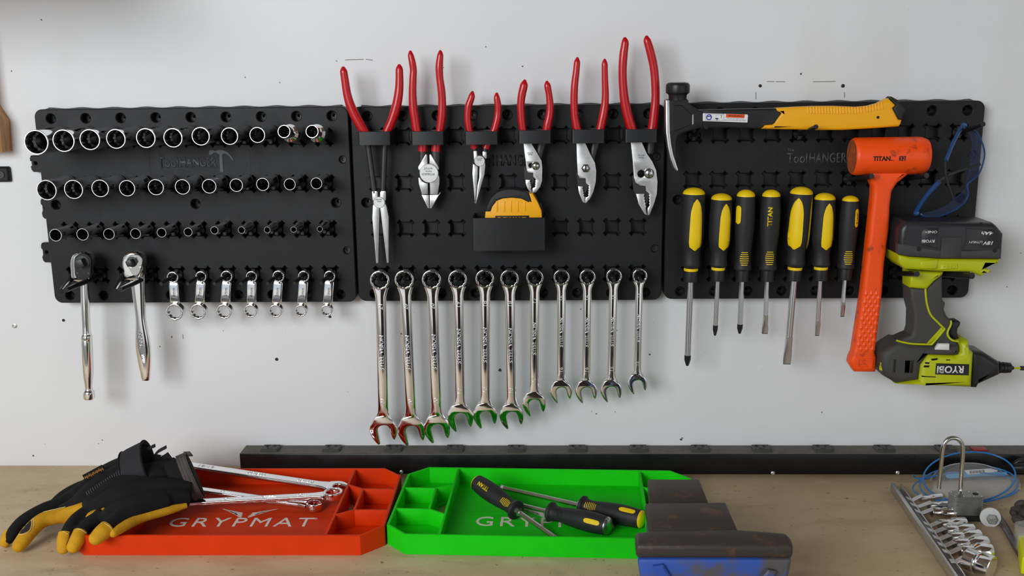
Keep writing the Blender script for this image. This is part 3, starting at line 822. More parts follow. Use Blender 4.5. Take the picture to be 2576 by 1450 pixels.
def plate(t, name, pts, z, d0, d1, mt, ch=0.0008, smooth_n=0, holes=(), rs=2):
    P = XZ(z(pts), d1)
    if smooth_n: P = crv(P, smooth_n, True)
    return MB().slab(P, d0, d1, holes=holes, ch=ch, rs=rs, both=True).build(name, mt, t, ang=40)
def arm(t, pts, z, mt=STEEL_D, name='handle_bar', d=PD, th=0.004):
    q = z([(x, y) for x, y, w in pts]); P = [W(*p, d) for p in q]; r = [w / z.k * mpp(*p, d) for (x, y, w), p in zip(pts, q)]
    return MB().tube(P, [(a, th) for a in r], 14, up=OUT).build(name, mt, t)
def half_disc(t, c, r, z, d0, d1, mt=STEEL):
    p = z([c])[0]; k = mpp(*p, d1); C = W(*p, d1)
    return MB().slab(circ(C.x, C.z, r / z.k * k, 28), d0, d1, ch=0.0006).build('pivot', mt, t)
def mark(t, st, c, z, w, h, d, right, mt=STEEL_D):
    p = z([c])[0]; k = mpp(*p, d)
    R = Vector((right[0], 0, -right[1])).normalized(); U = OUT.cross(R)
    return text('stamped_mark', st, W(*p, d), R, U, w / z.k * k, h / z.k * k, mt, t, 0.0002)
GP = 'red handled pliers in the middle panel holders'
# 1 long reach
t = thing('pliers', 'long reach needle nose pliers with open jaws and wide spread red grips', 'pliers', W(955, 655, PD), GP)
grip(t, [(120, 450, 50), (124, 500, 50), (139, 600, 51), (170, 800, 55), (213, 950, 60), (280, 1100, 64), (388, 1290, 62)], ZA, [((924, 346), 11)])
grip(t, [(846, 420, 50), (848, 500, 50), (848, 700, 55), (832, 850, 60), (800, 1000, 62), (750, 1150, 60), (690, 1290, 58)], ZA, [((969, 346), 11)])
arm(t, [(195, 170, 27), (212, 250, 27), (266, 650, 27), (275, 710, 26)], ZC)
arm(t, [(378, 170, 28), (373, 250, 28), (358, 650, 27), (356, 710, 26)], ZC)
plate(t, 'jaw', [(328, 705), (338, 690), (378, 690), (384, 700), (384, 775), (376, 785), (378, 815), (388, 828), (410, 940), (412, 1380), (393, 1382), (330, 870), (318, 800), (328, 748)], ZC, PD - 0.004, PD + 0.0045, STEEL)
plate(t, 'jaw', [(250, 700), (258, 690), (295, 690), (305, 700), (306, 748), (318, 800), (322, 862), (312, 1382), (290, 1385), (252, 950), (258, 832), (266, 818), (264, 785), (254, 775)], ZC, PD - 0.0046, PD + 0.0038, STEEL)
half_disc(t, (318, 800), 56, ZC, PD - 0.005, PD + 0.0052)
mark(t, '60782', (312, 772), ZC, 60, 14, PD + 0.0053, (-1, 0)); mark(t, 'INDIA', (318, 792), ZC, 40, 11, PD + 0.0053, (-1, 0))
# 2 lineman
t = thing('pliers', 'broad lineman pliers with closed blunt jaws and curved red grips', 'pliers', W(1080, 522, PD), GP)
grip(t, [(990, 243, 40), (995, 300, 40), (1016, 400, 46), (1030, 500, 46), (1025, 600, 48), (1020, 800, 51), (1030, 1000, 57), (1053, 1150, 58), (1077, 1295, 58)], ZA, [((1062, 360), 11.5), ((1062.5, 381), 11.5)])
grip(t, [(1378, 238, 42), (1378, 300, 42), (1365, 450, 50), (1372, 600, 48), (1392, 750, 52), (1402, 900, 52), (1396, 1100, 56), (1370, 1295, 52)], ZA, [((1098, 360), 11.5), ((1096, 381), 12)])
arm(t, [(735, 290, 38), (738, 330, 36), (735, 400, 34)], ZC); arm(t, [(863, 290, 44), (863, 330, 43), (862, 440, 38)], ZC)
plate(t, 'jaw', [(765, 338), (775, 338), (780, 350), (783, 425), (885, 520), (897, 565), (897, 620), (880, 724), (808, 724), (806, 615), (760, 600), (720, 555), (708, 520), (705, 488), (694, 488), (694, 458)], ZC, PD - 0.006, PD + 0.006, STEEL)
plate(t, 'jaw', [(802, 345), (808, 336), (820, 342), (888, 455), (893, 485), (878, 485), (840, 440), (802, 428)], ZC, PD - 0.006, PD + 0.0057, STEEL)
plate(t, 'jaw', [(696, 562), (710, 562), (730, 592), (762, 612), (785, 616), (786, 722), (729, 724), (700, 625)], ZC, PD - 0.006, PD + 0.0057, STEEL)
plate(t, 'nose', [(724, 726), (798, 728), (802, 858), (786, 856)], ZC, PD - 0.006, PD + 0.0035, STEEL, 0.0012)
plate(t, 'nose', [(804, 728), (884, 726), (908, 700), (910, 705), (824, 858), (806, 858)], ZC, PD - 0.006, PD + 0.0035, STEEL, 0.0012)
half_disc(t, (797, 520), 91, ZC, PD - 0.006, PD + 0.0066)
mark(t, '60727', (790, 474), ZC, 80, 17, PD + 0.0067, (-1, 0)); mark(t, 'INDIA', (793, 500), ZC, 58, 14, PD + 0.0067, (-1, 0)); mark(t, 'PITTSBURGH', (790, 528), ZC, 120, 22, PD + 0.0067, (-1, 0))
# 3 small needle nose
t = thing('pliers', 'small needle nose pliers with closed thin jaws and short red grips', 'pliers', W(1196, 512, PD), GP)
grip(t, [(1797, 768, 40), (1783, 850, 43), (1748, 950, 47), (1735, 1050, 46), (1735, 1150, 46), (1755, 1290, 46)], ZA, [((1186, 352), 9), ((1194, 374), 8.5)])
grip(t, [(2112, 788, 40), (2110, 850, 40), (2125, 950, 45), (2125, 1050, 44), (2112, 1150, 48), (2072, 1290, 48)], ZA, [((1230, 352), 9.5), ((1222, 374), 9.5)])
arm(t, [(1235, 280, 28), (1240, 320, 20)], ZC); arm(t, [(1340, 280, 28), (1335, 320, 22)], ZC)
plate(t, 'jaw', [(1225, 308), (1258, 304), (1262, 350), (1334, 400), (1338, 440), (1330, 530), (1282, 700), (1252, 812), (1246, 812), (1262, 640), (1280, 560), (1282, 458), (1240, 430), (1232, 410), (1228, 375)], ZC, PD - 0.004, PD + 0.0044, STEEL)
plate(t, 'jaw', [(1312, 310), (1350, 312), (1352, 375), (1338, 380), (1322, 362), (1312, 352)], ZC, PD - 0.004, PD + 0.004, STEEL)
plate(t, 'jaw', [(1220, 430), (1240, 440), (1266, 458), (1264, 560), (1256, 640), (1244, 812), (1238, 812), (1213, 520)], ZC, PD - 0.004, PD + 0.0038, STEEL)
half_disc(t, (1283, 402), 52, ZC, PD - 0.004, PD + 0.005)
mark(t, '60731', (1283, 377), ZC, 56, 13, PD + 0.0051, (-1, 0)); mark(t, 'INDIA', (1280, 393), ZC, 40, 10, PD + 0.0051, (-1, 0))
# slip joint pliers
def slip(label, gl, gr, ex_l, ex_r, front, jaw2, dark, bolt, slot, backarm, base, marks):
    t = thing('pliers', label, 'pliers', W(*base, PD), GP)
    grip(t, gl, ZB, ex_l); grip(t, gr, ZB, ex_r)
    holes = []
    if slot: p = ZD([slot[:2]])[0]; C = W(*p, PD + 0.006); holes = [circ(C.x, C.z, slot[2] / 3.8154 * mpp(*p, PD), 18)]
    P = XZ(ZD(front), PD + 0.006)
    MB().slab(P, PD + 0.0005, PD + 0.006, holes=holes, ch=0.001, rs=2).build('jaw', STEEL, t)
    MB().slab(XZ(ZD(jaw2), PD + 0.005), PD - 0.005, PD + 0.005, ch=0.0012, rs=2).build('jaw', STEEL, t)
    MB().slab(XZ(ZD(dark), PD), PD - 0.005, PD + 0.0003, ch=0.0005).build('rear_half', STEEL_D, t)
    arm(t, backarm, ZD, STEEL_D, 'handle_bar', PD - 0.003, 0.003)
    p = ZD([bolt[:2]])[0]; k = mpp(*p, PD); r = bolt[2] / 3.8154 * k
    if slot: pr = [(r, 0), (r, 0.0012), (r * 0.9, 0.0028), (r * 0.66, 0.0043), (r * 0.35, 0.0051), (0.0002, 0.0054)]; sg = 24
    else: pr = [(r * 1.03, 0), (r * 1.03, 0.0026), (r * 0.9, 0.0032), (r * 0.7, 0.0032), (r * 0.62, 0.0048), (r * 0.3, 0.0054), (0.0002, 0.0054)]; sg = 6
    MB().lathe(pr, W(*p, PD + 0.006), OUT, sg).build('pivot_bolt', CHROME_D, t, ang=30)
    for m_ in marks: mark(t, m_[0], (marks[0][3], m_[1]), ZD, m_[2], 14, PD + 0.0061, (-1, 0))
    return t
def teeth(a, b, n, amp):
    o = []
    for i in range(n + 1):
        f = i / n; x = a[0] + (b[0] - a[0]) * f; y = a[1] + (b[1] - a[1]) * f
        dx, dy = b[0] - a[0], b[1] - a[1]; L = math.hypot(dx, dy); s = amp if i % 2 else 0
        o.append((x - dy / L * s, y + dx / L * s))
    return o
slip('small slip joint pliers with a domed bolt above the tape measure', [(312, 618, 40), (298, 700, 52), (275, 800, 53), (261, 900, 51), (258, 1000, 50), (268, 1150, 50), (285, 1280, 49)], [(595, 635, 42), (600, 680, 45), (622, 800, 43), (634, 900, 46), (638, 1000, 49), (628, 1100, 52), (605, 1200, 55), (592, 1280, 54)],
    [((1320, 345), 9.5)], [((1369, 345), 10)],
    [(555, 150), (632, 150), (640, 238), (690, 320), (735, 400), (742, 470), (740, 590), (722, 650), (680, 705), (645, 708), (648, 662)] + teeth((668, 655), (672, 572), 8, 7) + [(654, 555), (652, 518), (605, 515), (592, 495), (580, 400), (566, 300), (560, 238)],
    [(580, 582), (632, 582)] + teeth((628, 590), (640, 660), 7, 7) + [(643, 708), (618, 700), (595, 665), (580, 620)],
    [(562, 470), (585, 440), (650, 480), (665, 530), (665, 590), (640, 640), (600, 665), (575, 610), (564, 540)], (678, 447, 41), (632, 445, 23), [(760, 160, 40), (735, 240, 38), (715, 330, 34), (690, 420, 30)], (1342, 483), [('60720', 324, 52, 624), ('INDIA', 340, 42)])
slip('medium slip joint pliers with a hexagonal pivot nut', [(992, 328, 38), (987, 400, 42), (978, 500, 44), (955, 700, 48), (948, 900, 49), (958, 1100, 50), (988, 1270, 56)], [(1345, 350, 38), (1345, 420, 40), (1348, 600, 42), (1354, 800, 46), (1347, 950, 50), (1322, 1100, 56), (1286, 1270, 56)],
    [((1456, 345), 11)], [((1504, 345), 11)],
    [(1058, 150), (1140, 150), (1155, 230), (1200, 330), (1248, 420), (1260, 500), (1256, 600), (1232, 700), (1197, 770), (1162, 808), (1153, 806), (1155, 752)] + teeth((1178, 745), (1182, 640), 9, 8) + [(1160, 615), (1155, 570), (1100, 568), (1080, 530), (1073, 400), (1068, 230)],
    [(1082, 643), (1132, 645)] + teeth((1132, 655), (1148, 745), 8, 8) + [(1151, 808), (1128, 798), (1092, 712)],
    [(1068, 520), (1090, 500), (1160, 540), (1185, 600), (1175, 680), (1140, 730), (1100, 720), (1080, 650)], (1157, 470, 41), None, [(1275, 150, 40), (1250, 240, 38), (1230, 330, 30), (1215, 400, 30)], (1474, 512), [])
slip('largest slip joint pliers with a big domed bolt, beside the claw hammer', [(1603, 70, 50), (1609, 150, 50), (1589, 300, 56), (1577, 500, 55), (1584, 700, 56), (1605, 900, 60), (1648, 1100, 63), (1695, 1260, 65)], [(1887, 48, 48), (1895, 110, 50), (1935, 250, 55), (1980, 450, 55), (2000, 650, 55), (2005, 850, 55), (1990, 1050, 60), (1964, 1260, 64)],
    [((1594, 345), 13)], [((1636, 345), 13)],
    [(1575, 140), (1680, 140), (1700, 228), (1745, 330), (1800, 410), (1835, 490), (1848, 600), (1842, 720), (1812, 820), (1772, 920), (1752, 924), (1752, 858)] + teeth((1764, 840), (1762, 720), 9, 9) + [(1736, 690), (1732, 645), (1680, 640), (1635, 610), (1620, 560), (1608, 400), (1590, 228)],
    [(1640, 717), (1722, 715)] + teeth((1722, 725), (1742, 850), 9, 9) + [(1745, 925), (1718, 908), (1666, 820)],
    [(1602, 545), (1640, 540), (1730, 620), (1770, 700), (1750, 820), (1700, 860), (1650, 770), (1615, 680)], (1765, 520, 50), (1690, 525, 36), [(1800, 140, 40), (1785, 230, 38), (1775, 330, 34)], (1627, 541), [('60722', 348, 62, 1690), ('INDIA', 370, 50)])
# the holders
HN = ['long reach needle nose', 'lineman', 'small needle nose', 'small slip joint', 'medium slip joint', 'largest slip joint']
for i, (z, x0, x1, y0, y1) in enumerate(((ZC, 113, 430, 120, 248), (ZC, 625, 940, 118, 246), (ZC, 1140, 1460, 118, 243), (ZD, 512, 825, 108, 233), (ZD, 1025, 1340, 100, 230), (ZD, 1535, 1845, 97, 222))):
    hf = 0.076; a, b = z([(x0, y0)])[0], z([(x1, y1)])[0]; A, Bq = W(*a, hf), W(*b, hf)
    t = thing('plier_holder', f'black plastic loop holder around the {HN[i]} pliers', 'holder', ((A.x + Bq.x) / 2, -PF, Bq.z), 'plier holders on the middle panel')
    fn = lambda x, y, d_: (x, y, d_)
    o = rrect(A.x, -hf, Bq.x, -PF, 0.003, 4); o = [(x, y) for x, y in o]
    MB().slab(o, Bq.z, A.z, holes=[rrect(A.x + 0.0022, -hf + 0.0022, Bq.x - 0.0022, -PF - 0.001, 0.002, 3)], ch=0.0006, fn=fn).build('loop', BLACK2, t)
    # legs that clip into the panel
    cx0 = min(c2x, key=lambda x: abs(x - (A.x + Bq.x) / 2))
    mb = MB(); peg_foot(mb, cx0, r2z[0], PF, 0.0018); mb.build('clip', BLACK2, t)

# tape measure in its pocket
pf = 0.083
q = ZD([(65, 945), (775, 950), (770, 1275), (70, 1250)])
TL, TR, BR, BL = [W(*p, pf) for p in q]
x0, x1, z1, z0 = (TL.x + BL.x) / 2, (TR.x + BR.x) / 2, (TL.z + TR.z) / 2, (BL.z + BR.z) / 2
t = thing('pocket_holder', 'black plastic pocket holding the yellow tape measure', 'holder', ((x0 + x1) / 2, -PF, z0))
fn = lambda x, y, d_: (x, y, d_)
MB().slab(rrect(x0, -pf, x1, -PF, 0.003, 4), z0, z1, holes=[rrect(x0 + 0.0022, -pf + 0.0022, x1 - 0.0022, -PF - 0.002, 0.002, 3)], ch=0.0006, fn=fn).build('wall', BLACK2, t)
MB().box((x0 + 0.002, -pf + 0.002, z0), (x1 - 0.002, -PF, z0 + 0.003)).build('base', BLACK2, t)
zs = z0 + (z1 - z0) * 0.40
MB().box((x0 + 0.001, -pf - 0.0002, zs - 0.0004), (x1 - 0.001, -pf + 0.001, zs)).build('mould_line', BLACK2, t)
TY = mat('tape_yellow', srgb(250, 178, 8), 0.38, bump=0.03, bscale=500)
td = 0.056; th = 0.017
t = thing('tape_measure', 'yellow tape measure with a black rubber cover in the black pocket', 'tape measure', ((x0 + x1) / 2, -td, z0 + 0.003))
body = ZD([(190, 940), (195, 890), (250, 840), (300, 780), (360, 758), (450, 750), (540, 755), (610, 780), (640, 800), (610, 712), (650, 715), (700, 800), (735, 880), (740, 950)])
bw = XZ(body, td + th)
bw = bw + [(bw[-1][0] - 0.001, z0 + 0.012), (bw[-1][0] - 0.006, z0 + 0.0035), (bw[0][0] + 0.006, z0 + 0.0035), (bw[0][0] + 0.001, z0 + 0.012)]
MB().slab(bw, td - th, td + th, ch=0.002, rs=3, both=True).build('case', TY, t)
cov = XZ(ZD([(195, 888), (210, 830), (250, 755), (300, 705), (370, 678), (430, 668), (520, 680), (600, 705), (612, 712), (636, 770), (612, 800), (540, 765), (450, 755), (360, 762), (305, 785), (262, 840), (246, 888)]), td + th)
MB().slab(cov, td - th - 0.0006, td + th + 0.0012, ch=0.002, rs=3, both=True).build('rubber_cover', RUB, t)
for x in (306, 375, 440, 505, 572):
    p = ZD([(x, 838)])[0]; c = W(*p, td + th); k = mpp(*p, td)
    MB().obox(c, RT * (8 / 3.8 * k), UPV * ((52 if 300 < x < 570 else 46) / 3.8 * k), OUT * 0.0009).build('grip_rib', TY, t, bev=0.0005)
p = ZD([(452, 940)])[0]; c = W(*p, td + th); k = mpp(*p, td)
MB().obox(c + DOWN * 0.006, RT * (160 / 3.8 * k), UPV * 0.0082, OUT * 0.0006).build('name_plate', INK, t, bev=0.0003)
text('lettering', 'DEWALT', c + DOWN * 0.006 + OUT * 0.0007, RT, UPV, 270 / 3.8 * k, 0.012, TY, t, 0.0003, 0.03)
hk = XZ(ZD([(690, 770), (735, 800), (752, 870), (752, 940), (735, 940), (725, 860)]), td)
MB().slab(hk, td - 0.011, td + 0.009, ch=0.0015).build('blade_hook', RUB, t)
# ---------------------------------------------------------------- claw hammer
ZH, ZG, ZS, ZR = Z(1660, 180, 5.1775), Z(2000, 220, 4.0278), Z(1660, 440, 2.9), Z(2100, 540, 3.2227)
HD = 0.075
HB = mat('black_forged_steel', srgb(38, 38, 39), 0.38, 0.3, bump=0.05, bscale=400)
HY = mat('hammer_yellow', srgb(248, 176, 6), 0.45, bump=0.05, bscale=600)
t = thing('claw_hammer', 'black claw hammer with a yellow grip lying on two hooks', 'hammer', W(1960, 325, HD))
k = mpp(1700, 230, HD)
c = W(*ZH([(230, 365)])[0], HD); px = k / 5.1775
MB().lathe([(115 * px, 0), (118 * px, 60 * px), (124 * px, 75 * px), (152 * px, 95 * px), (155 * px, 110 * px), (155 * px, 185 * px), (150 * px, 205 * px), (132 * px, 222 * px), (60 * px, 229 * px), (0.0003, 230 * px)], c - UPV * 0.001, UPV, 32).build('striking_face', HB, t)
MB().lathe([(0.0003, 0), (128 * px, 0), (105 * px, 9 * px), (0.0003, 12 * px)], c + UPV * (218 * px), UPV, 28).build('worn_face', STEEL, t)
body = [(78, 372), (130, 360), (345, 350), (372, 380), (375, 420), (430, 460), (500, 500), (560, 512), (560, 735), (440, 760), (300, 800), (230, 850), (215, 900), (210, 1020), (235, 1270), (240, 1300), (205, 1280), (150, 1100), (110, 980), (82, 780)]
MB().slab(XZ(ZH(body), HD + 0.009), HD - 0.011, HD + 0.011, ch=0.0025, rs=3, both=True).build('head', HB, t)
MB().slab(XZ(ZH([(180, 440), (290, 438), (320, 470), (415, 560), (415, 690), (185, 785)]), HD + 0.011), HD + 0.008, HD + 0.0122, ch=0.001).build('cheek', HB, t)
MB().slab(XZ(ZH([(420, 562), (442, 555), (442, 690), (418, 695)]), HD + 0.012), HD + 0.008, HD + 0.0126, ch=0.0008).build('cheek_edge', STEEL, t)
edge = [(74, 372), (128, 368), (130, 640), (134, 800), (150, 950), (178, 1090), (240, 1275), (240, 1300), (215, 1300), (180, 1250), (135, 1120), (105, 985), (78, 800)]
MB().slab(XZ(ZH(edge), HD + 0.012), HD - 0.010, HD + 0.0125, ch=0.002, rs=2, both=True).build('claw_edge', mat('ground_steel', (0.62, 0.62, 0.64, 1), 0.34, 1.0), t)
sh = [(500, 500), (900, 490), (1515, 478), (1600, 520), (1560, 700), (1320, 752), (900, 735), (500, 745)]
MB().slab(XZ(ZH(sh), HD + 0.007), HD - 0.009, HD + 0.009, ch=0.003, rs=3, both=True).build('shank', HB, t)
MB().slab(XZ(ZH([(1520, 486), (1580, 545), (1500, 690), (1370, 700), (1320, 750), (1285, 690), (1400, 520)]), HD + 0.010), HD - 0.0095, HD + 0.0105, ch=0.002, both=True).build('grip_collar', RUB, t)
yg = ZH([(1515, 478), (1520, 520), (1575, 535), (1578, 552), (1465, 690), (1365, 697), (1322, 750)]) + ZG([(0, 428), (210, 434), (480, 434), (800, 415), (1050, 398), (1072, 375), (1082, 330), (1045, 322), (990, 212), (1022, 180), (950, 112), (850, 165), (760, 190), (640, 200), (400, 190), (200, 192), (0, 200)])
MB().slab(XZ(yg, HD + 0.010), HD - 0.012, HD + 0.012, ch=0.0045, rs=4, both=True).build('grip', HY, t, ang=50)
for i in range(26):
    x = 128 + i * 30; y = 268 - (0 if x < 600 else (x - 600) ** 1.35 / 42); y0 = 196 if x < 640 else 196 - (x - 640) ** 1.35 / 34
    a, b = W(*ZG([(x, y0 + 3)])[0], HD + 0.0108), W(*ZG([(x + 6, y)])[0], HD + 0.0125)
    MB().tube([a, b], 0.00115, 8).build('grip_rib', HY, t)
MB().slab(XZ(ZG([(955, 112), (978, 92), (1040, 125), (1085, 180), (1122, 228), (1100, 270), (1082, 330), (1045, 322), (990, 212), (1022, 180)]), HD + 0.010), HD - 0.011, HD + 0.011, ch=0.003, rs=3, both=True).build('pommel', RUB, t)
MB().lathe([(0.0022, 0), (0.002, 0.0006), (0.0002, 0.0007)], W(*ZG([(840, 304)])[0], HD + 0.012), OUT, 12).build('hang_hole', INK, t)
LAB = mat('label_white', srgb(232, 232, 236), 0.4); LABO = mat('label_orange', srgb(236, 84, 22), 0.5); LABB = mat('label_blue', srgb(52, 60, 150), 0.5)
f = HD + 0.0095
lab = MB().slab(XZ(ZH([(555, 555), (565, 543), (1140, 560), (1148, 575), (1140, 665), (560, 645), (550, 630)]), f), HD + 0.006, f, ch=0.0001).build('warning_label', LAB, t)
lr = (W(*ZH([(1140, 660)])[0], f) - W(*ZH([(560, 644)])[0], f)).normalized(); lu = OUT.cross(lr)
def lat(x, y): return W(*ZH([(x, y)])[0], f)
MB().slab(XZ(ZH([(862, 553), (1108, 560), (1102, 606), (860, 600)]), f), f - 0.0005, f + 0.0001).build('orange_band', LABO, lab)
text('lettering', 'WARNING:', lat(990, 580) + OUT * 0.0001, lr, lu, 200 * px, 26 * px, INK, lab, 0.0001, 0.01)
text('lettering', 'TOOLS OR STRUCK OBJECTS CAN CHIP', lat(985, 618), lr, lu, 220 * px, 12 * px, INK, lab, 0.0001)
text('lettering', 'WEAR SAFETY GOGGLES, USER and BYSTANDERS', lat(980, 638), lr, lu, 278 * px, 13 * px, INK, lab, 0.0001)
o = XZ(ZH([(590, 548), (835, 555), (835, 642), (590, 634)]), f)
MB().slab(o, f - 0.0003, f + 0.0001, holes=[inset(o, 0.00035)]).build('icon_frame', INK, lab)
cc = lat(640, 596); MB().slab(circ(cc.x, cc.z, 38 * px, 24), f - 0.0003, f + 0.0001).build('goggle_sign', LABB, lab)
MB().slab(circ(cc.x, cc.z, 24 * px, 20), f - 0.0003, f + 0.00015).build('goggle_face', LAB, lab)
MB().slab([(cc.x - 22 * px, cc.z + 2 * px), (cc.x + 22 * px, cc.z + 2 * px), (cc.x + 20 * px, cc.z + 16 * px), (cc.x - 20 * px, cc.z + 16 * px)], f - 0.0003, f + 0.0002).build('goggle_lens', LABB, lab)
MB().slab(XZ(ZH([(710, 620), (730, 605), (755, 605), (772, 622), (750, 618), (748, 638), (738, 638), (738, 618)]), f), f - 0.0003, f + 0.0001).build('icon_hammer', INK, lab)
MB().slab(XZ(ZH([(790, 570), (812, 571), (812, 576), (804, 576), (802, 612), (798, 612), (798, 576), (790, 575)]), f), f - 0.0003, f + 0.0001).build('icon_nail', INK, lab)
MB().tube([lat(*p) + OUT * 0.0001 for p in crv([(720, 590), (735, 572), (762, 566), (780, 572)], 4)], 0.0001, 5).build('icon_arc', INK, lab)
hook(P3, c3x[0], r3z[0], [(c3x[0], -PF - 0.008, r3z[0]), W(1776, 319, 0.115)], 0.0034)
hook(P3, c3x[4], r3z[0], [(c3x[4], -PF - 0.008, r3z[0]), W(2053, 319, 0.118)], 0.0034)

# ---------------------------------------------------------------- screwdrivers
def screwdriver(t, P0, ax, prof, k, cap, shaft, tip, ring=None, up=OUT, capmat=None):
    """P0: butt end; ax: direction of the blade; prof: [(distance, half width)] px of the grip; shaft: (start, end, half width, hex); tip: (kind, length, half width)"""
    mb = MB()
    prof = [(cap[1], cap[2])] + [q for q in prof if q[0] > cap[1] + 6]
    pr = crv([(w * k, y * k) for y, w in prof], 3)
    g = mb.lathe([(0.0004, pr[0][1])] + [(r, h) for r, h in pr] + [(0.0004, pr[-1][1])], P0, ax, 28, up).build('grip', RUB, t, ang=55)
    mb = MB(); c0, c1, cw = cap
    n = 6; dome = [(max(0.0003, cw * k * math.sin(math.pi / 2 * i / n)), (c1 - (c1 - c0) * math.cos(math.pi / 2 * i / n)) * k) for i in range(n + 1)]
    mb.lathe(dome + [(cw * k * 0.99, (c1 + 1.2) * k), (0.0003, (c1 + 1.3) * k)], P0, ax, 28, up).build('end_cap', capmat or YEL, t)
    if ring:
        y0, y1, w = ring
        MB().lathe([(0.0003, y0 * k), (w * k, y0 * k), (w * k * 1.03, (y0 + y1) / 2 * k), (w * k, y1 * k), (0.0003, y1 * k)], P0, ax, 28, up).build('collar_ring', YEL, t)
    s0, s1, w, seg = shaft
    MB().lathe([(w * k, s0 * k), (w * k, s1 * k)], P0, ax, seg, up).build('shaft', SHAFT, t)
    kind, s2, tw = tip
    side, u, a = frame(ax, up)
    if kind == 'cross':
        mb = MB(); fx = lambda th: 1 - 0.28 * abs(math.sin(2 * th))
        L = s2 - s1
        mb.lathe([(w * k * 1.0, s1 * k), (w * k * 1.08, (s1 + 1) * k), (w * k * 1.05, (s1 + L * 0.45) * k, fx), (w * k * 0.45, (s2 - 2) * k, fx), (w * k * 0.3, s2 * k)], P0, ax, 24, up).build('tip', TIPM, t, ang=30)
    else:
        L = s2 - s1; e = s2 - (5 if L > 18 else 3)
        def ring_at(y, hw, th): 
            c = P0 + a * (y * k); return [c + side * (hw * k * q[0]) + u * (th * k * q[1]) for q in ((1, .7), (.7, 1), (-.7, 1), (-1, .7), (-1, -.7), (-.7, -1), (.7, -1), (1, -.7))]
        MB().loft([ring_at(s1 - 0.5, w * .95, w * .95), ring_at(s1 + L * 0.35, w * 1.0, w * 0.75), ring_at(s1 + L * 0.72, tw, w * 0.4), ring_at(e, tw * 0.96, w * 0.3)]).build('blade', SHAFT, t)
        MB().loft([ring_at(e, tw * 0.97, w * 0.31), ring_at(s2, tw * 0.9, w * 0.2)]).build('tip', TIPM, t)
    return t
SHAFT = mat('screwdriver_shaft', (0.62, 0.62, 0.63, 1), 0.26, 1.0); TIPM = mat('black_oxide', srgb(52, 50, 48), 0.4, 0.6)
def inlay(t, P0, ax, k, pts, rfun, mt, name='inlay', off=0.0004, up=OUT):
    """flat shape wrapped on the front of a round grip: pts in (sideways, along) px"""
    side = Vector(up).cross(ax).normalized(); upv = ax.cross(side).normalized()
    if upv.dot(up) < 0: upv = -upv
    A = crv(pts, 3, True) if len(pts) > 4 else pts
    mb = MB(); 
    def place(u, v, o):
        R = rfun(v) * k + o; s_ = max(-0.95, min(0.95, u * k / R)); return P0 + ax * (v * k) + side * (R * s_) + upv * (R * math.sqrt(1 - s_ * s_))
    # split into vertical strips so that it follows the curve of the grip
    us = [p[0] for p in A]; vs_ = [p[1] for p in A]; v0, v1 = min(vs_), max(vs_); rows = []
    N = 14
    for i in range(N + 1):
        v = v0 + (v1 - v0) * (0.004 + 0.992 * i / N); xs = []
        for j in range(len(A)):
            (x0, y0), (x1, y1) = A[j], A[(j + 1) % len(A)]
            if (y0 - v) * (y1 - v) <= 0 and y0 != y1: xs.append(x0 + (x1 - x0) * (v - y0) / (y1 - y0))
        if len(xs) >= 2: rows.append((v, min(xs), max(xs)))
    M = 6; V = []; F = []
    for v, a, b in rows: V += [place(a + (b - a) * j / M, v, off) for j in range(M + 1)]
    nV = len(V)
    for v, a, b in rows: V += [place(a + (b - a) * j / M, v, -0.0006) for j in range(M + 1)]
    m1 = M + 1; nr = len(rows)
    for i in range(nr - 1):
        for j in range(M): q = i * m1 + j; F.append((q, q + 1, q + m1 + 1, q + m1)); F.append((nV + q, nV + q + m1, nV + q + m1 + 1, nV + q + 1))
    for i in range(nr - 1):
        for j in (0, M): q = i * m1 + j; F.append((q, q + m1, nV + q + m1, nV + q))
    for j in range(M):
        for i in (0, nr - 1): q = i * m1 + j; F.append((q, q + 1, nV + q + 1, nV + q))
    mb._add(V, F); return mb.build(name, mt, t, ang=60)
def interp(prof):
    def f(v):
        for (a, x), (b, y) in zip(prof, prof[1:]):
            if a <= v <= b: return x + (y - x) * (v - a) / (b - a + 1e-9)
        return prof[-1][1] if v > prof[-1][0] else prof[0][1]
    return f
s29 = 1 / 2.9
BIG = [(12, 75), (50, 79), (200, 83), (340, 81), (395, 76), (440, 65), (500, 62), (530, 65), (550, 66), (562, 62), (572, 52)]
MED = [(12, 70), (45, 74), (200, 80), (320, 78), (365, 70), (420, 58), (470, 58), (500, 63), (515, 64), (528, 54)]
SLM = [(14, 60), (48, 64), (150, 71), (280, 69), (390, 60), (470, 56), (530, 58), (560, 64), (572, 62), (578, 54)]
TNY = [(14, 52), (40, 57), (140, 66), (260, 66), (390, 58), (450, 57), (500, 60), (518, 62), (526, 52)]
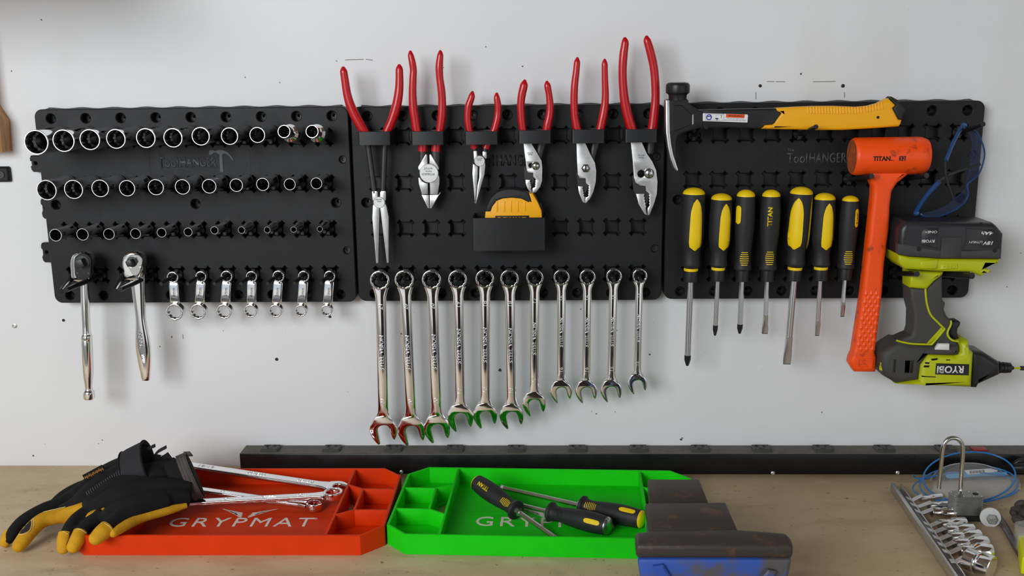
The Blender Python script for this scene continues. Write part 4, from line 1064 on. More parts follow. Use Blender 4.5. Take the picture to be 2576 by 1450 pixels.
SDL = [
 ('cross', (250, 93), (200, 1395), BIG, 78, 44, (575, 595, 50), 22, 1222, 1302, 0, 20, 'big', 'longest cross tip screwdriver with an almond inlay, first from the left'),
 ('cross', (452, 135), (402, 1175), MED, 73, 42, (530, 550, 48), 17, 962, 1040, 0, 20, 'med', 'cross tip screwdriver with an almond inlay, second from the left'),
 ('cross', (630, 108), (582, 1160), SLM, 64, 46, None, 19, 982, 1053, 0, 6, 'slimA', 'slim cross tip screwdriver with a hexagonal shaft and yellow stripes, third from the left'),
 ('slot', (815, 108), (765, 1160), SLM, 64, 46, None, 17, 915, 1053, 23, 6, 'slimB', 'slim flat tip screwdriver printed with yellow lettering on its grip'),
 ('slot', (1037, 87), (925, 1385), BIG, 79, 48, (575, 595, 50), 24, 1090, 1300, 29, 20, 'big2', 'longest flat tip screwdriver with an almond inlay, fifth from the left'),
 ('slot', (1205, 132), (1147, 1175), MED, 74, 44, (530, 550, 48), 17, 930, 1044, 16, 20, 'med', 'flat tip screwdriver with an almond inlay, sixth from the left'),
 ('slot', (1393, 152), (1330, 1038), TNY, 58, 36, None, 15, 780, 886, 14, 6, 'tiny', 'shortest slim screwdriver with a small yellow size label, beside the orange mallet')]
SDD = 0.060
for i, (kind, a, b, prof, cw, ch_, ring, shw, s1, s2, tw, seg, deco, lab) in enumerate(SDL):
    pa, pb = ZS([a])[0], ZS([b])[0]; A, Bq = W(*pa, SDD), W(*pb, SDD); ax = (Bq - A).normalized()
    k = (Bq - A).length / math.hypot(b[0] - a[0], b[1] - a[1])
    t = thing('screwdriver', lab, 'screwdriver', Bq, 'screwdrivers in the right panel')
    screwdriver(t, A, ax, prof, k, (0, ch_, cw), (prof[-1][0] - 5, s1, shw, seg), (kind, s2, tw), ring)
    rf = interp(prof)
    alm = [(0, 72), (22, 100), (38, 160), (42, 240), (44, 395), (24, 425), (0, 440), (-24, 425), (-44, 395), (-42, 240), (-38, 160), (-22, 100)]
    if deco in ('big', 'big2', 'med'):
        off = {'big': 12, 'big2': -34, 'med': 22}[deco]; sc = 0.86 if deco == 'med' else 1.0
        if i == 5: off = 14
        inlay(t, A, ax, k, [(off + x * (0.92 if deco == 'med' else 1.0), (y if deco != 'med' else y * 0.91)) for x, y in alm], rf, YEL)
        if deco == 'big2': inlay(t, A, ax, k, [(66 + x * 0.16, y) for x, y in alm], rf, YEL)
    else:
        y0 = {'slimA': 440, 'slimB': 436, 'tiny': 392}[deco]
        ws_ = [22, 26, 30, 31, 30, 26, 22]
        for j, wv in enumerate(ws_): inlay(t, A, ax, k, [(-2 - wv, y0 + j * 15), (-2 + wv, y0 + j * 15), (-2 + wv, y0 + j * 15 + 5), (-2 - wv, y0 + j * 15 + 5)], rf, YEL, 'stripe', 0.0003)
        if deco == 'slimB':
            c = A + ax * (185 * k) + OUT * (70 * k); text('lettering', 'TITAN', c + RT * (-18 * k), -ax, ax.cross(OUT), 136 * k, 34 * k, YEL, t, 0.0006, 0.03)
        lx = {'slimA': -56, 'tiny': 38}.get(deco)
        if lx is not None:
            pill = [(lx, 108), (lx + 13, 116), (lx + 15, 150), (lx + 15, 200), (lx + 12, 230), (lx, 240), (lx - 12, 230), (lx - 15, 200), (lx - 15, 150), (lx - 13, 116)]
            if deco == 'tiny': pill = [(x, y - 20) for x, y in pill]
            inlay(t, A, ax, k, pill, rf, YEL, 'size_label')
            if deco == 'tiny':
                yv = 155; R_ = rf(yv) * k; sx = lx * k / R_; sd = OUT.cross(ax).normalized(); nn = sd * sx + OUT * math.sqrt(1 - sx * sx); tg = -ax.cross(nn).normalized()
                text('lettering', '3/16x3"', A + ax * (yv * k) + nn * (R_ + 0.0006), -ax, -tg, 80 * k, 16 * k, INK, t, 0.0002)
    # ring holder it drops through
    y0 = prof[-1][0] + (22 if ring else 2); c = A + ax * (y0 * k); rr = (54 if ring else 50) * k
    mb = MB(); mb.lathe([(rr * 0.99, 0), (rr, 0.0012), (rr * 0.97, 78 * k), (shw * 1.3 * k, 78 * k), (shw * 1.3 * k, 0)], c, ax, 28, OUT, closed=True)
    fx = min(c3x, key=lambda x: abs(x - c.x)); zc = c.z - 35 * k
    mb.obox(((fx + c.x) / 2, -(PF + SDD - 0.006) / 2, zc), RT * 0.005, Vector((0, (SDD - 0.008 - PF) / 2, 0)), UPV * 0.008)
    peg_foot(mb, fx, zc)
    mb.build('ring_holder', BLACK2, P3)

# ---------------------------------------------------------------- orange mallet
ORG = mat('orange_mallet', srgb(255, 84, 14), 0.42, color2=srgb(150, 52, 20), vscale=38, lo=0.30, hi=0.42, bump=0.04, bscale=300)
ORGD = mat('orange_mallet_dirty', srgb(206, 92, 40), 0.6, color2=srgb(110, 70, 46), vscale=60, lo=0.35, hi=0.7, bump=0.1, bscale=300)
MD = 0.078
t = thing('mallet', 'orange dead blow mallet hanging head up on two hooks', 'mallet', W(2170, 938, MD))
A = W(*ZG([(575, 700)])[0], MD); Bq = W(*ZG([(1335, 690)])[0], MD); ax = (Bq - A).normalized(); L = (Bq - A).length
k = mpp(2230, 395, MD); R = 190 / 4.0278 * k
MB().lathe([(0.0003, 0.0), (R * 0.90, 0.0), (R * 0.97, 0.002), (R, 0.005), (R, L * 0.86), (R * 0.97, L * 0.93), (R * 0.88, L * 0.985), (R * 0.6, L * 1.0), (0.0003, L * 1.0)], A, ax, 48, OUT).build('head', ORG, t)
MB().lathe([(0.0003, -0.0004), (R * 0.86, -0.0004), (R * 0.9, 0.0006), (0.0003, 0.0006)], A, ax, 40, OUT).build('striking_face', ORGD, t)
hp = ZG([(700, 830), (740, 900), (790, 1000), (788, 1100), (752, 1450)]) + ZS([(1478, 860), (1410, 1300), (1390, 1340), (1382, 1380), (1420, 1440), (1575, 1442), (1582, 1330), (1572, 1300), (1624, 860), (1640, 640)]) + ZG([(955, 1450), (965, 1200), (985, 1050), (1040, 970), (1150, 885), (1180, 830)])
MB().slab(XZ(hp, MD + 0.010), MD - 0.013, MD + 0.013, ch=0.007, rs=4, both=True).build('handle', ORG, t, ang=50)
# raised diamonds on the grip
for r_ in range(14):
    for c__ in range(3):
        y = 870 + r_ * 31; xl = 1478 - (y - 860) * 0.155; xr = 1612 - (y - 860) * 0.115
        w = (xr - xl) / 3.6; x = xl + (xr - xl) * 0.5 + (c__ - 1) * w + (w / 2 if r_ % 2 else 0)
        if abs(x - (xl + xr) / 2) > (xr - xl) * 0.43: continue
        p = ZS([(x, y)])[0]; kk = mpp(*p, MD) * s29; C = W(*p, MD + 0.0128)
        MB()._add([C + RT * (w * .46 * kk), C + UPV * (28 * kk), C - RT * (w * .46 * kk), C - UPV * (28 * kk), C + OUT * 0.0014], [(0, 1, 4), (1, 2, 4), (2, 3, 4), (3, 0, 4)]).build('grip_diamond', ORG, t, smooth=False)
p = ZS([(1493, 1380)])[0]; C = W(*p, MD + 0.013); kk = mpp(*p, MD) * s29
MB().slab(rrect(C.x - 60 * kk, C.z - 40 * kk, C.x + 60 * kk, C.z + 40 * kk, 0.002, 3), MD + 0.011, MD + 0.0142, holes=[rrect(C.x - 38 * kk, C.z - 22 * kk, C.x + 38 * kk, C.z + 22 * kk, 0.001, 3)], ch=0.0006).build('butt_frame', ORG, t)
p = ZG([(878, 1320)])[0]; MB().lathe([(0.0035, 0), (0.0033, 0.0008), (0.0026, 0.0008), (0.0024, 0.0003), (0.0002, 0.0003)], W(*p, MD + 0.0129), OUT, 16).build('moulding_plug', ORG, t)
fd = MD + R
p = W(*ZG([(878, 722)])[0], fd)
text('lettering', 'TITAN', p, RT, UPV, 170 / 4.03 * k, 46 / 4.03 * k, INK, t, 0.0004, 0.03)
p = W(*ZG([(985, 740)])[0], fd); text('lettering', 'TOOLS', p, RT, UPV, 40 / 4.03 * k, 9 / 4.03 * k, INK, t, 0.0003, 0.0)
p = W(*ZG([(1088, 720)])[0], fd); MB().obox(p, RT * (31 / 4.03 * k), UPV * (23 / 4.03 * k), OUT * 0.0004).build('weight_patch', INK, t)
text('lettering', '32', p + OUT * 0.0004, RT, UPV, 50 / 4.03 * k, 34 / 4.03 * k, ORG, t, 0.0002, 0.0)
o = rrect(W(*ZG([(750, 762)])[0], fd).x, W(*ZG([(750, 762)])[0], fd).z, W(*ZG([(1135, 680)])[0], fd).x, W(*ZG([(1135, 680)])[0], fd).z, 0.004, 4)
MB().slab(o, fd - 0.002, fd + 0.0001, holes=[inset(o, 0.0007)]).build('badge_frame', ORG, t)
hook(P3, c3x[6], r3z[1], [(c3x[6], -PF - 0.006, r3z[1]), W(2193, 443, 0.112)], 0.0038)
hook(P3, c3x[8], r3z[1], [(c3x[8], -PF - 0.006, r3z[1]), W(2331, 442, 0.112)], 0.0038)

# ---------------------------------------------------------------- safety glasses
BLUE = mat('blue_temple', srgb(50, 96, 160), 0.18, trans=0.35, vary=0.15, vscale=60)
BLENS = mat('blue_lens', srgb(62, 78, 118), 0.06, alpha=0.16, coat=0.5)
t = thing('safety_glasses', 'blue tinted safety glasses hanging from a hook by one temple', 'safety glasses', W(2330, 545, 0.07), )
def gp(x, y, d): return W(*ZG([(x, y)])[0], d)
def lens(pts_out, pts_in, d0, bulge):
    n = 16; a = crv([p for p in pts_out], 6); b = crv([p for p in pts_in], 6); N = min(len(a), len(b)); M = 6; rows = []
    mb = MB(); V = []; F = []
    for layer in (0.0, 0.0016):
        for i in range(N):
            for j in range(M + 1):
                f = j / M; x = a[i][0] + (b[i][0] - a[i][0]) * f; y = a[i][1] + (b[i][1] - a[i][1]) * f
                d = d0 + bulge * math.sin(math.pi * i / (N - 1)) * (1 - 0.5 * f) - layer
                V.append(gp(x, y, d))
    for L_ in range(2):
        o = L_ * N * (M + 1)
        for i in range(N - 1):
            for j in range(M): q = o + i * (M + 1) + j; F.append((q, q + 1, q + M + 2, q + M + 1))
    o = N * (M + 1)
    for i in range(N - 1):
        for j in (0, M): q = i * (M + 1) + j; F.append((q, q + M + 1, o + q + M + 1, o + q))
    for j in range(M):
        for i in (0, N - 1): q = i * (M + 1) + j; F.append((q, q + 1, o + q + 1, o + q))
    mb._add(V, F); return mb.build('lens', BLENS, t, ang=60)
lens([(1735, 395), (1850, 470), (1912, 620), (1910, 740), (1860, 880), (1765, 960)], [(1720, 420), (1775, 500), (1795, 620), (1790, 740), (1765, 860), (1735, 950)], 0.060, 0.022)
lens([(1765, 1000), (1752, 1090), (1690, 1190), (1560, 1270), (1400, 1315), (1240, 1300)], [(1735, 1010), (1690, 1060), (1620, 1130), (1500, 1210), (1360, 1260), (1230, 1272)], 0.060, 0.018)
MB().tube([gp(*p, 0.065) for p in crv([(1735, 395), (1850, 470), (1914, 620), (1912, 740), (1860, 880), (1770, 960), (1745, 1000), (1755, 1090), (1692, 1192), (1560, 1272), (1400, 1318), (1215, 1282)], 5)], 0.0013, 8).build('lens_rim', BLUE, t)
MB().tube([gp(*p, 0.062) for p in crv([(1795, 620), (1785, 700), (1770, 840), (1738, 960), (1725, 1040), (1640, 1110), (1590, 1130)], 5)], 0.0016, 8).build('nose_bridge', BLENS, t)
MB().tube([gp(x, y, d) for x, y, d in crv([(1705, 385, 0.074), (1660, 450, 0.085), (1590, 590, 0.10), (1528, 745, 0.115)], 5)], (0.0024, 0.0042), 12).build('temple', BLUE, t)
MB().tube([gp(x, y, d) for x, y, d in crv([(1520, 750, 0.116), (1522, 850, 0.12), (1548, 980, 0.123), (1596, 1128, 0.12)], 5)], (0.0017, 0.0024), 10).build('temple_tip', RUB, t)
MB().tube([gp(x, y, d) for x, y, d in crv([(1218, 1272, 0.074), (1280, 1170, 0.085), (1370, 1050, 0.10), (1462, 955, 0.112)], 5)], (0.0022, 0.0040), 12).build('temple', BLUE, t)
MB().tube([gp(x, y, d) for x, y, d in crv([(1470, 945, 0.112), (1560, 890, 0.118), (1700, 835, 0.12), (1878, 780, 0.118)], 5)], (0.0015, 0.0022), 10).build('temple_tip', RUB, t)
for p in ((1702, 388, 0.074), (1225, 1272, 0.074)): MB().lathe([(0.0003, 0), (0.0042, 0.0006), (0.0046, 0.003), (0.003, 0.0052), (0.0003, 0.0056)], gp(*p), OUT, 14).build('hinge', BLUE, t)
hook(P3, c3x[10], r3z[0], [(c3x[10], -PF - 0.006, r3z[0]), W(*ZG([(1905, 372)])[0], 0.130)], 0.0036)

# ---------------------------------------------------------------- cordless impact driver
LIME = mat('lime_plastic', srgb(186, 194, 14), 0.42, bump=0.05, bscale=500)
CHAR = mat('charcoal_plastic', srgb(62, 62, 64), 0.48, bump=0.05, bscale=700)
CHAR2 = mat('battery_plastic', srgb(40, 40, 43), 0.36, bump=0.04, bscale=700)
GRIPM = mat('grey_overmould', srgb(66, 65, 63), 0.62, bump=0.1, bscale=1100)
WHT = mat('print_white', srgb(225, 225, 225), 0.5)
DD = 0.085
t = thing('impact_driver', 'lime green and black cordless impact driver hanging upside down by its battery', 'power tool', W(2380, 972, DD))
def rp(pts, d): return XZ(ZR(pts), d)
def rs(name, pts, hw, mt, ch=0.004, rsn=3, par=None, front=None, sm=0):
    P = rp(pts, DD + hw - ch)
    if sm: P = crv(P, sm, True)
    return MB().slab(P, DD - hw if front is None else DD + hw - front, DD + hw, ch=ch, rs=rsn, both=front is None).build(name, mt, par or t, ang=45)
bat = rs('battery', [(505, 225), (515, 115), (560, 48), (1268, 62), (1300, 85), (1355, 150), (1342, 360), (850, 356), (600, 340), (505, 322)], 0.036, CHAR2, 0.009, 4)
rs('battery_band', [(504, 232), (690, 262), (850, 288), (1025, 292), (1340, 275), (1338, 358), (850, 354), (600, 338), (504, 318)], 0.0366, CHAR, 0.002, 2, bat, front=0.008)
rs('battery_panel', [(705, 150), (730, 108), (842, 108), (825, 275), (705, 245)], 0.0366, CHAR2, 0.0006, 1, bat, front=0.003)
rs('battery_panel', [(1062, 112), (1285, 120), (1330, 155), (1335, 260), (1280, 290), (1035, 292), (1060, 215)], 0.0366, CHAR2, 0.0006, 1, bat, front=0.003)
rs('latch_panel', [(870, 185), (1030, 185), (1022, 352), (852, 350)], 0.0376, CHAR, 0.0006, 1, bat, front=0.004)
for x, y in ((682, 280), (1298, 292), (840, 78), (1185, 82)): MB().lathe([(0.0034, 0), (0.0032, 0.0004), (0.0002, 0.0005)], W(*ZR([(x, y)])[0], DD + 0.0366 if y > 100 else DD + 0.032), OUT, 14).build('screw_hole', INK, bat)
kd = mpp(2380, 750, DD) / 3.2227
def upside(st, x, y, w, h, d, mt, bold=0.0, shear=0.0, nm='lettering', par=None): return text(nm, st, W(*ZR([(x, y)])[0], d), -RT, -UPV, w * kd, h * kd, mt, par or t, 0.0003, bold, shear)
upside('RYOBI', 757, 216, 98, 24, DD + 0.0368, WHT, 0.02, 0.0, par=bat); upside('ONE+', 780, 142, 94, 20, DD + 0.0368, WHT, 0.015, par=bat)
upside('18V', 1240, 232, 80, 30, DD + 0.0368, WHT, 0.03, 0.2, par=bat); upside('LITHIUM', 1142, 224, 104, 18, DD + 0.0368, WHT, 0.01, 0.2, par=bat); upside('4Ah', 1236, 152, 90, 28, DD + 0.0368, WHT, 0.03, 0.2, par=bat)
rs('base', [(507, 320), (600, 340), (850, 357), (1326, 360), (1320, 400), (1225, 410), (1215, 430), (1262, 455), (1255, 466), (1215, 470), (1180, 500), (1100, 464), (870, 460), (560, 440), (510, 385)], 0.034, LIME, 0.005, 3)
rs('latch', [(700, 372), (835, 360), (832, 430), (815, 445), (690, 440), (685, 400)], 0.0362, LIME, 0.003, 2, front=0.01)
rs('badge', [(862, 402), (995, 400), (1000, 440), (855, 448)], 0.0352, LIME, 0.001, 1, front=0.004)
upside('ONE+', 930, 424, 100, 24, DD + 0.0353, LIME, 0.01)
rs('throat', [(602, 455), (880, 458), (865, 492), (800, 540), (738, 606), (602, 592)], 0.020, LIME, 0.006, 3)
rs('handle', [(600, 588), (738, 600), (800, 540), (866, 490), (868, 690), (892, 715), (880, 765), (905, 825), (950, 862), (925, 930), (932, 990), (1000, 1030), (1000, 1120), (700, 1120), (505, 1022), (612, 975), (626, 930), (630, 800), (606, 700)], 0.0195, GRIPM, 0.006, 3)
for path in ([(735, 602), (738, 660), (748, 730), (775, 810), (830, 870), (880, 920), (882, 940), (785, 1055)], [(500, 1022), (560, 1038), (640, 1050), (785, 1055)], [(940, 860), (942, 890), (915, 950), (918, 985), (950, 1020), (1005, 1030)]):
    MB().tube([W(*ZR([p])[0], DD + 0.0196 if p[1] < 1000 else DD + 0.0225) for p in crv(path, 3)], 0.0016, 8, up=OUT).build('lime_piping', LIME, t)
rs('lime_flash', [(866, 912), (884, 936), (788, 1058), (736, 1056)], 0.0210, LIME, 0.001, 1, front=0.006)
rs('trigger', [(955, 862), (1000, 860), (1017, 872), (1012, 895), (993, 925), (990, 960), (1005, 1005), (960, 1012), (922, 970), (925, 920)], 0.011, BLACK2, 0.003, 3)
rs('motor_housing', [(362, 1220), (372, 1115), (430, 1068), (505, 1022), (640, 1050), (740, 1058), (880, 1058), (1000, 1050), (1000, 1140), (745, 1135), (690, 1210), (672, 1335), (490, 1362), (385, 1302)], 0.029, GRIPM, 0.011, 4)
rs('gear_housing', [(745, 1127), (960, 1140), (1010, 1110), (1005, 1030), (1072, 1015), (1085, 1090), (1115, 1112), (1098, 1395), (480, 1365), (668, 1330), (682, 1210)], 0.0305, LIME, 0.010, 4)
rs('nose', [(1090, 1092), (1200, 1112), (1282, 1165), (1325, 1190), (1325, 1292), (1258, 1322), (1155, 1370), (1140, 1400), (1090, 1396)], 0.026, BLACK2, 0.010, 4)
c0 = W(*ZR([(1322, 1240)])[0], DD); axd = (W(*ZR([(1500, 1246)])[0], DD) - c0).normalized()
MB().lathe([(50 * kd, 0), (52 * kd, 8 * kd), (44 * kd, 12 * kd), (46 * kd, 28 * kd), (40 * kd, 34 * kd), (46 * kd, 38 * kd), (46 * kd, 58 * kd), (40 * kd, 62 * kd), (45 * kd, 66 * kd), (42 * kd, 98 * kd), (24 * kd, 104 * kd), (14 * kd, 126 * kd)], c0, axd, 24).build('collet', BLACK2, t)
MB().lathe([(9 * kd, 120 * kd), (9 * kd, 185 * kd)], c0, axd, 6).build('bit_band', LIME, t)
MB().lathe([(9 * kd, 184 * kd), (19 * kd, 186 * kd), (19 * kd, 240 * kd), (12 * kd, 250 * kd)], c0, axd, 12).build('driver_bit', STEEL_D, t)
rs('lamp', [(812, 1096), (842, 1050), (930, 1050), (930, 1100)], 0.0300, WHT, 0.001, 1, front=0.006)
rs('name_plate', [(820, 1206), (1090, 1214), (1086, 1306), (812, 1298)], 0.0312, BLACK2, 0.0008, 1, front=0.004)
upside('RYOBI', 937, 1258, 212, 62, DD + 0.0313, WHT, 0.03)
for pts in ([(475, 1178), (497, 1176), (490, 1282), (470, 1280)], [(615, 1185), (640, 1182), (632, 1288), (605, 1284)]): rs('air_vent', pts, 0.0294, INK, 0.0003, 1, front=0.004)
for pts in ([(565, 1180), (615, 1178), (605, 1288), (560, 1285)], [(372, 1200), (410, 1210), (405, 1275), (368, 1265)]): rs('vent_trim', pts, 0.0290 if pts[0][0] > 400 else 0.0225, LIME, 0.0008, 1, front=0.006)
for pts in ([(780, 1172), (835, 1168), (830, 1180), (790, 1186)], [(740, 1200), (770, 1200), (764, 1212), (735, 1212)], [(730, 1225), (770, 1225), (764, 1240), (722, 1240)], [(710, 1310), (818, 1314), (818, 1322), (708, 1318)], [(710, 1352), (740, 1354), (738, 1364), (706, 1362)], [(770, 1355), (798, 1357), (796, 1366), (768, 1364)], [(822, 1356), (848, 1358), (846, 1368), (820, 1366)], [(905, 1178), (935, 1178), (935, 1184), (905, 1184)]): rs('slot', pts, 0.0308 if pts[0][1] < 1330 else 0.0275, INK, 0.0002, 1, front=0.004)
hook(P3, c3x[8], r3z[3], [(c3x[8], -PF - 0.006, r3z[3]), W(*ZR([(666, 482)])[0], 0.140)], 0.0042)
hook(P3, c3x[9], r3z[3], [(c3x[9], -PF - 0.006, r3z[3]), W(*ZR([(1115, 498)])[0], 0.135)], 0.0048)
# ---------------------------------------------------------------- silicone tool trays
RIM_H = 0.030
def frame2(A, Bq):
    u = (Bq - A); u.z = 0; u.normalize(); v = Vector((-u.y, u.x, 0)); return u, v     # v points to the wall
def tray(name, label, A, u, v, L, Dp, mt, txt_mt, chm=0.031):
    """A: back-left corner of the rim's bounding rectangle; u along the tray, -v to the front"""
    def P(a, b, h): q = A + u * a - v * b; return (q.x, q.y, BENCH + h)
    t = thing(name, label, 'tray', P(L / 2, Dp / 2, 0))
    fn = lambda a, b, h: P(a, b, h)
    octo = lambda i: [(chm + i * .41, i), (L - chm - i * .41, i), (L - i, chm + i * .41), (L - i, Dp - chm - i * .41), (L - chm - i * .41, Dp - i), (chm + i * .41, Dp - i), (i, Dp - chm - i * .41), (i, chm + i * .41)]
    w = 0.0042
    # floor with the two six-sided openings beside the small cells
    e_div, e_mid = 0.079, 0.053; y1, y2 = Dp * 0.335, Dp * 0.645
    def hexa(m): 
        q = [(e_mid + 0.004, y1 + 0.010), (e_div - 0.004, y1 - 0.010), (e_div - 0.004, y2 + 0.012), (e_mid + 0.004, y2 - 0.006)]
        return [(L - a if m else a, b) for a, b in q]
    MB().slab(octo(0.001), 0.0005, 0.004, holes=[hexa(False), hexa(True)], fn=fn).build('floor_mat', mt, t)
    MB().slab(octo(0), 0.0002, RIM_H, holes=[octo(w)], ch=0.0007, fn=fn).build('rim', mt, t)
    def wallb(a0, b0, a1, b1, h=RIM_H - 0.0008, th=0.0019):
        p, q = Vector(P(a0, b0, 0)), Vector(P(a1, b1, 0)); d = (q - p); n = Vector((-d.y, d.x, 0)).normalized()
        MB().obox((p + q) / 2 + UPV * (h / 2 + 0.002), d / 2, n * th, UPV * (h / 2 - 0.002)).build('divider', mt, t, bev=0.0006)
    for m in (False, True):
        M = (lambda a: L - a) if m else (lambda a: a)
        wallb(M(e_div), w * .8, M(e_div), Dp - w * .8)
        wallb(M(w * .8), y1, M(e_mid), y1); wallb(M(w * .8), y2, M(e_mid), y2)
        wallb(M(e_mid), y1, M(e_div - 0.001), y1 - 0.016); wallb(M(e_mid), y2, M(e_div - 0.001), y2 + 0.016)
        wallb(M(e_mid), y1, M(e_mid), y2)
    wallb(e_div + .002, Dp * 0.47, L - e_div - .002, Dp * 0.47, 0.0042, 0.0012)
    return t, P
TRO = mat('orange_silicone', srgb(222, 58, 0), 0.6, vary=0.08, vscale=30, bump=0.05, bscale=600, sss=0.15, spec=0.25)
TRG = mat('green_silicone', srgb(24, 214, 16), 0.6, vary=0.08, vscale=30, bump=0.05, bscale=600, sss=0.15, spec=0.25)
PRT = mat('tray_print', srgb(238, 226, 218), 0.6)
# orange: right end and front edge give its place
a = B(969, 1178, RIM_H); b_ = B(1001.3, 1193, RIM_H); c_ = B(916.4, 1348.5, RIM_H); d_ = B(248, 1348.5, RIM_H)
u, v = frame2(d_, c_); Lo = 0.452
Dp = (a - c_).dot(v)
chm = 0.030
# bounding corner at the back right = chamfer point + chm along u
BRc = a + u * chm; A0 = BRc - u * Lo; A0.z = BENCH
TO, PO = tray('tool_tray', 'orange rubber tool tray holding wrenches, with gloves draped over its left end', A0, u, v, Lo, Dp, TRO, PRT, chm)
uo, vo = u, v
# green: left end
a = B(1079, 1175.2, RIM_H); c_ = B(1027, 1345.7, RIM_H); e_ = B(1686, 1184, RIM_H)
u, v = frame2(a, e_); Lg = (e_ - a).length + 2 * chm; Dg = (a - c_).dot(v)
A1 = a - u * chm; A1.z = BENCH
TG, PG = tray('tool_tray', 'green rubber tool tray holding three screwdrivers, partly behind the vise', A1, u, v, Lg, Dg, TRG, PRT, chm)
ug, vg = u, v
def floor_logo(t, u, v, xl, xr, yt, yb, wx, wy):
    h = 0.0042
    p, q = B(xl, (yt + yb) / 2, h), B(xr, (yt + yb) / 2, h); dp = (B(xl, yt, h) - B(xl, yb, h)).dot(v)
    c = (p + q) / 2; Lw = (q - p).length
    text('lettering', 'GRYPMAT', c, u, v, Lw, dp, PRT, t, 0.0003, 0.0, spacing=1.25)
    k = Lw / 373
    up = lambda x, y: (lambda w_: (w_.x, w_.y, w_.z))(c + u * (x * k) + v * (dp / 2) + v * (y * k) + UPV * 0)
    fn = lambda a, b, d_: tuple(Vector(up(a, b)) + UPV * d_)
    for s in (-1, 1):
        for (y0, L0, x0) in ((38, 62, 12), (30, 52, 10), (22, 42, 8), (14, 30, 7)):
            f = [(s * x0, y0 - 8), (s * (x0 + 12), y0 - 4), (s * (x0 + L0 * .6), y0 + 6), (s * (x0 + L0), y0 + 16), (s * (x0 + L0 * .7), y0 + 3), (s * (x0 + L0 * .3), y0 - 9), (s * (x0 + 3), y0 - 13)]
            MB().slab(f, 0.0, 0.0003, fn=fn).build('wing_feather', PRT, t)
floor_logo(TO, uo, vo, 428, 788, 1303.5, 1325.5, 610, 1285)
floor_logo(TG, ug, vg, 1197, 1560, 1303.5, 1326.5, 1380, 1285)
p = B(795, 1306, 0.0042)
MB().lathe([(0.0022, 0), (0.0022, 0.0003), (0.0016, 0.0003), (0.0016, 0)], p, UPV, 16, closed=True).build('registered_mark', PRT, TO)

# ---------------------------------------------------------------- wrenches in the orange tray
def lay_wrench(label, A, Bq, hw, kind, ra, ja, txt, brand, roll=0.0):
    """A: hidden end, Bq: centre of the end that shows; kind: 'open' or 'ring' at Bq"""
    ax = (Bq - A).normalized(); side = ax.cross(UPV).normalized(); n = side.cross(ax).normalized()
    n = (n * math.cos(roll) + side * math.sin(roll)).normalized(); side = ax.cross(n).normalized()
    t = thing('combination_wrench', label, 'wrench', Bq, 'wrenches lying in the orange tray')
    fn = lambda org: (lambda x, z, d: tuple(org + side * x - ax * z + n * d))
    L = (Bq - A).length
    def ringat(org, R):
        m_ = 40; inner = [(math.cos(2 * math.pi * i / m_) * R * .78 * (1 - .1 * abs(math.sin(12 * math.pi * i / m_))), math.sin(2 * math.pi * i / m_) * R * .78 * (1 - .1 * abs(math.sin(12 * math.pi * i / m_)))) for i in range(m_)]
        MB().slab(circ(0, 0, R, m_), -0.0045, 0.0065, holes=[inner], ch=0.0015, rs=3, both=True, fn=fn(org)).build('box_end', CHROME, t)
    def openat(org, a_, fl):
        q = open_end((0, 0), a_, math.radians(15), 1)
        if fl: q = [(x, -z) for x, z in q]
        MB().slab(q, -0.004, 0.004, ch=0.002, rs=3, both=True, fn=fn(org)).build('open_end', CHROME, t, ang=50)
    if kind == 'open': openat(Bq, ja, False); ringat(A, ra); s1 = Bq - ax * (ja * .72); s0 = A + ax * (ra * .9)
    else: ringat(Bq, ra); openat(A, ja, True); s1 = Bq - ax * (ra * .9); s0 = A + ax * (ja * .72)
    mb = MB(); bar(mb, s0, s1, [(0, hw * 1.5, 0.003), (0.05, hw * 1.05, 0.0032), (0.1, hw, 0.0032), (0.93, hw, 0.0032), (0.97, hw * 1.2, 0.0034), (1, hw * 1.6, 0.003)], 0.35, 24, up=n); mb.build('shank', CHROME, t)
    for f, s_ in txt:
        text('stamped_mark', s_, s0 + (s1 - s0) * f + n * 0.0033, ax, n.cross(ax), len(s_) * hw * 0.62, hw * 0.8, CHROME_D, t, 0.0003)
    return t
lay_wrench('long wrench in the orange tray with its open jaw at the right', B(408, 1162, 0.046), B(846, 1227, 0.026), 0.0085, 'open', 0.014, 0.0170, [(0.24, '18/19'), (0.55, 'VISION'), (0.86, '18/19')], '')
lay_wrench('wrench stamped 17mm in the orange tray with a raised ring end', B(428, 1268, 0.020), B(838, 1246, 0.026), 0.0072, 'ring', 0.0150, 0.016, [(0.35, '17mm'), (0.62, 'STEEL'), (0.86, '17mm')], '')
lay_wrench('lowest wrench in the orange tray, its ring end under the others', B(420, 1222, 0.030), B(790, 1274, 0.012), 0.0066, 'ring', 0.0125, 0.014, [(0.4, '15mm')], '')

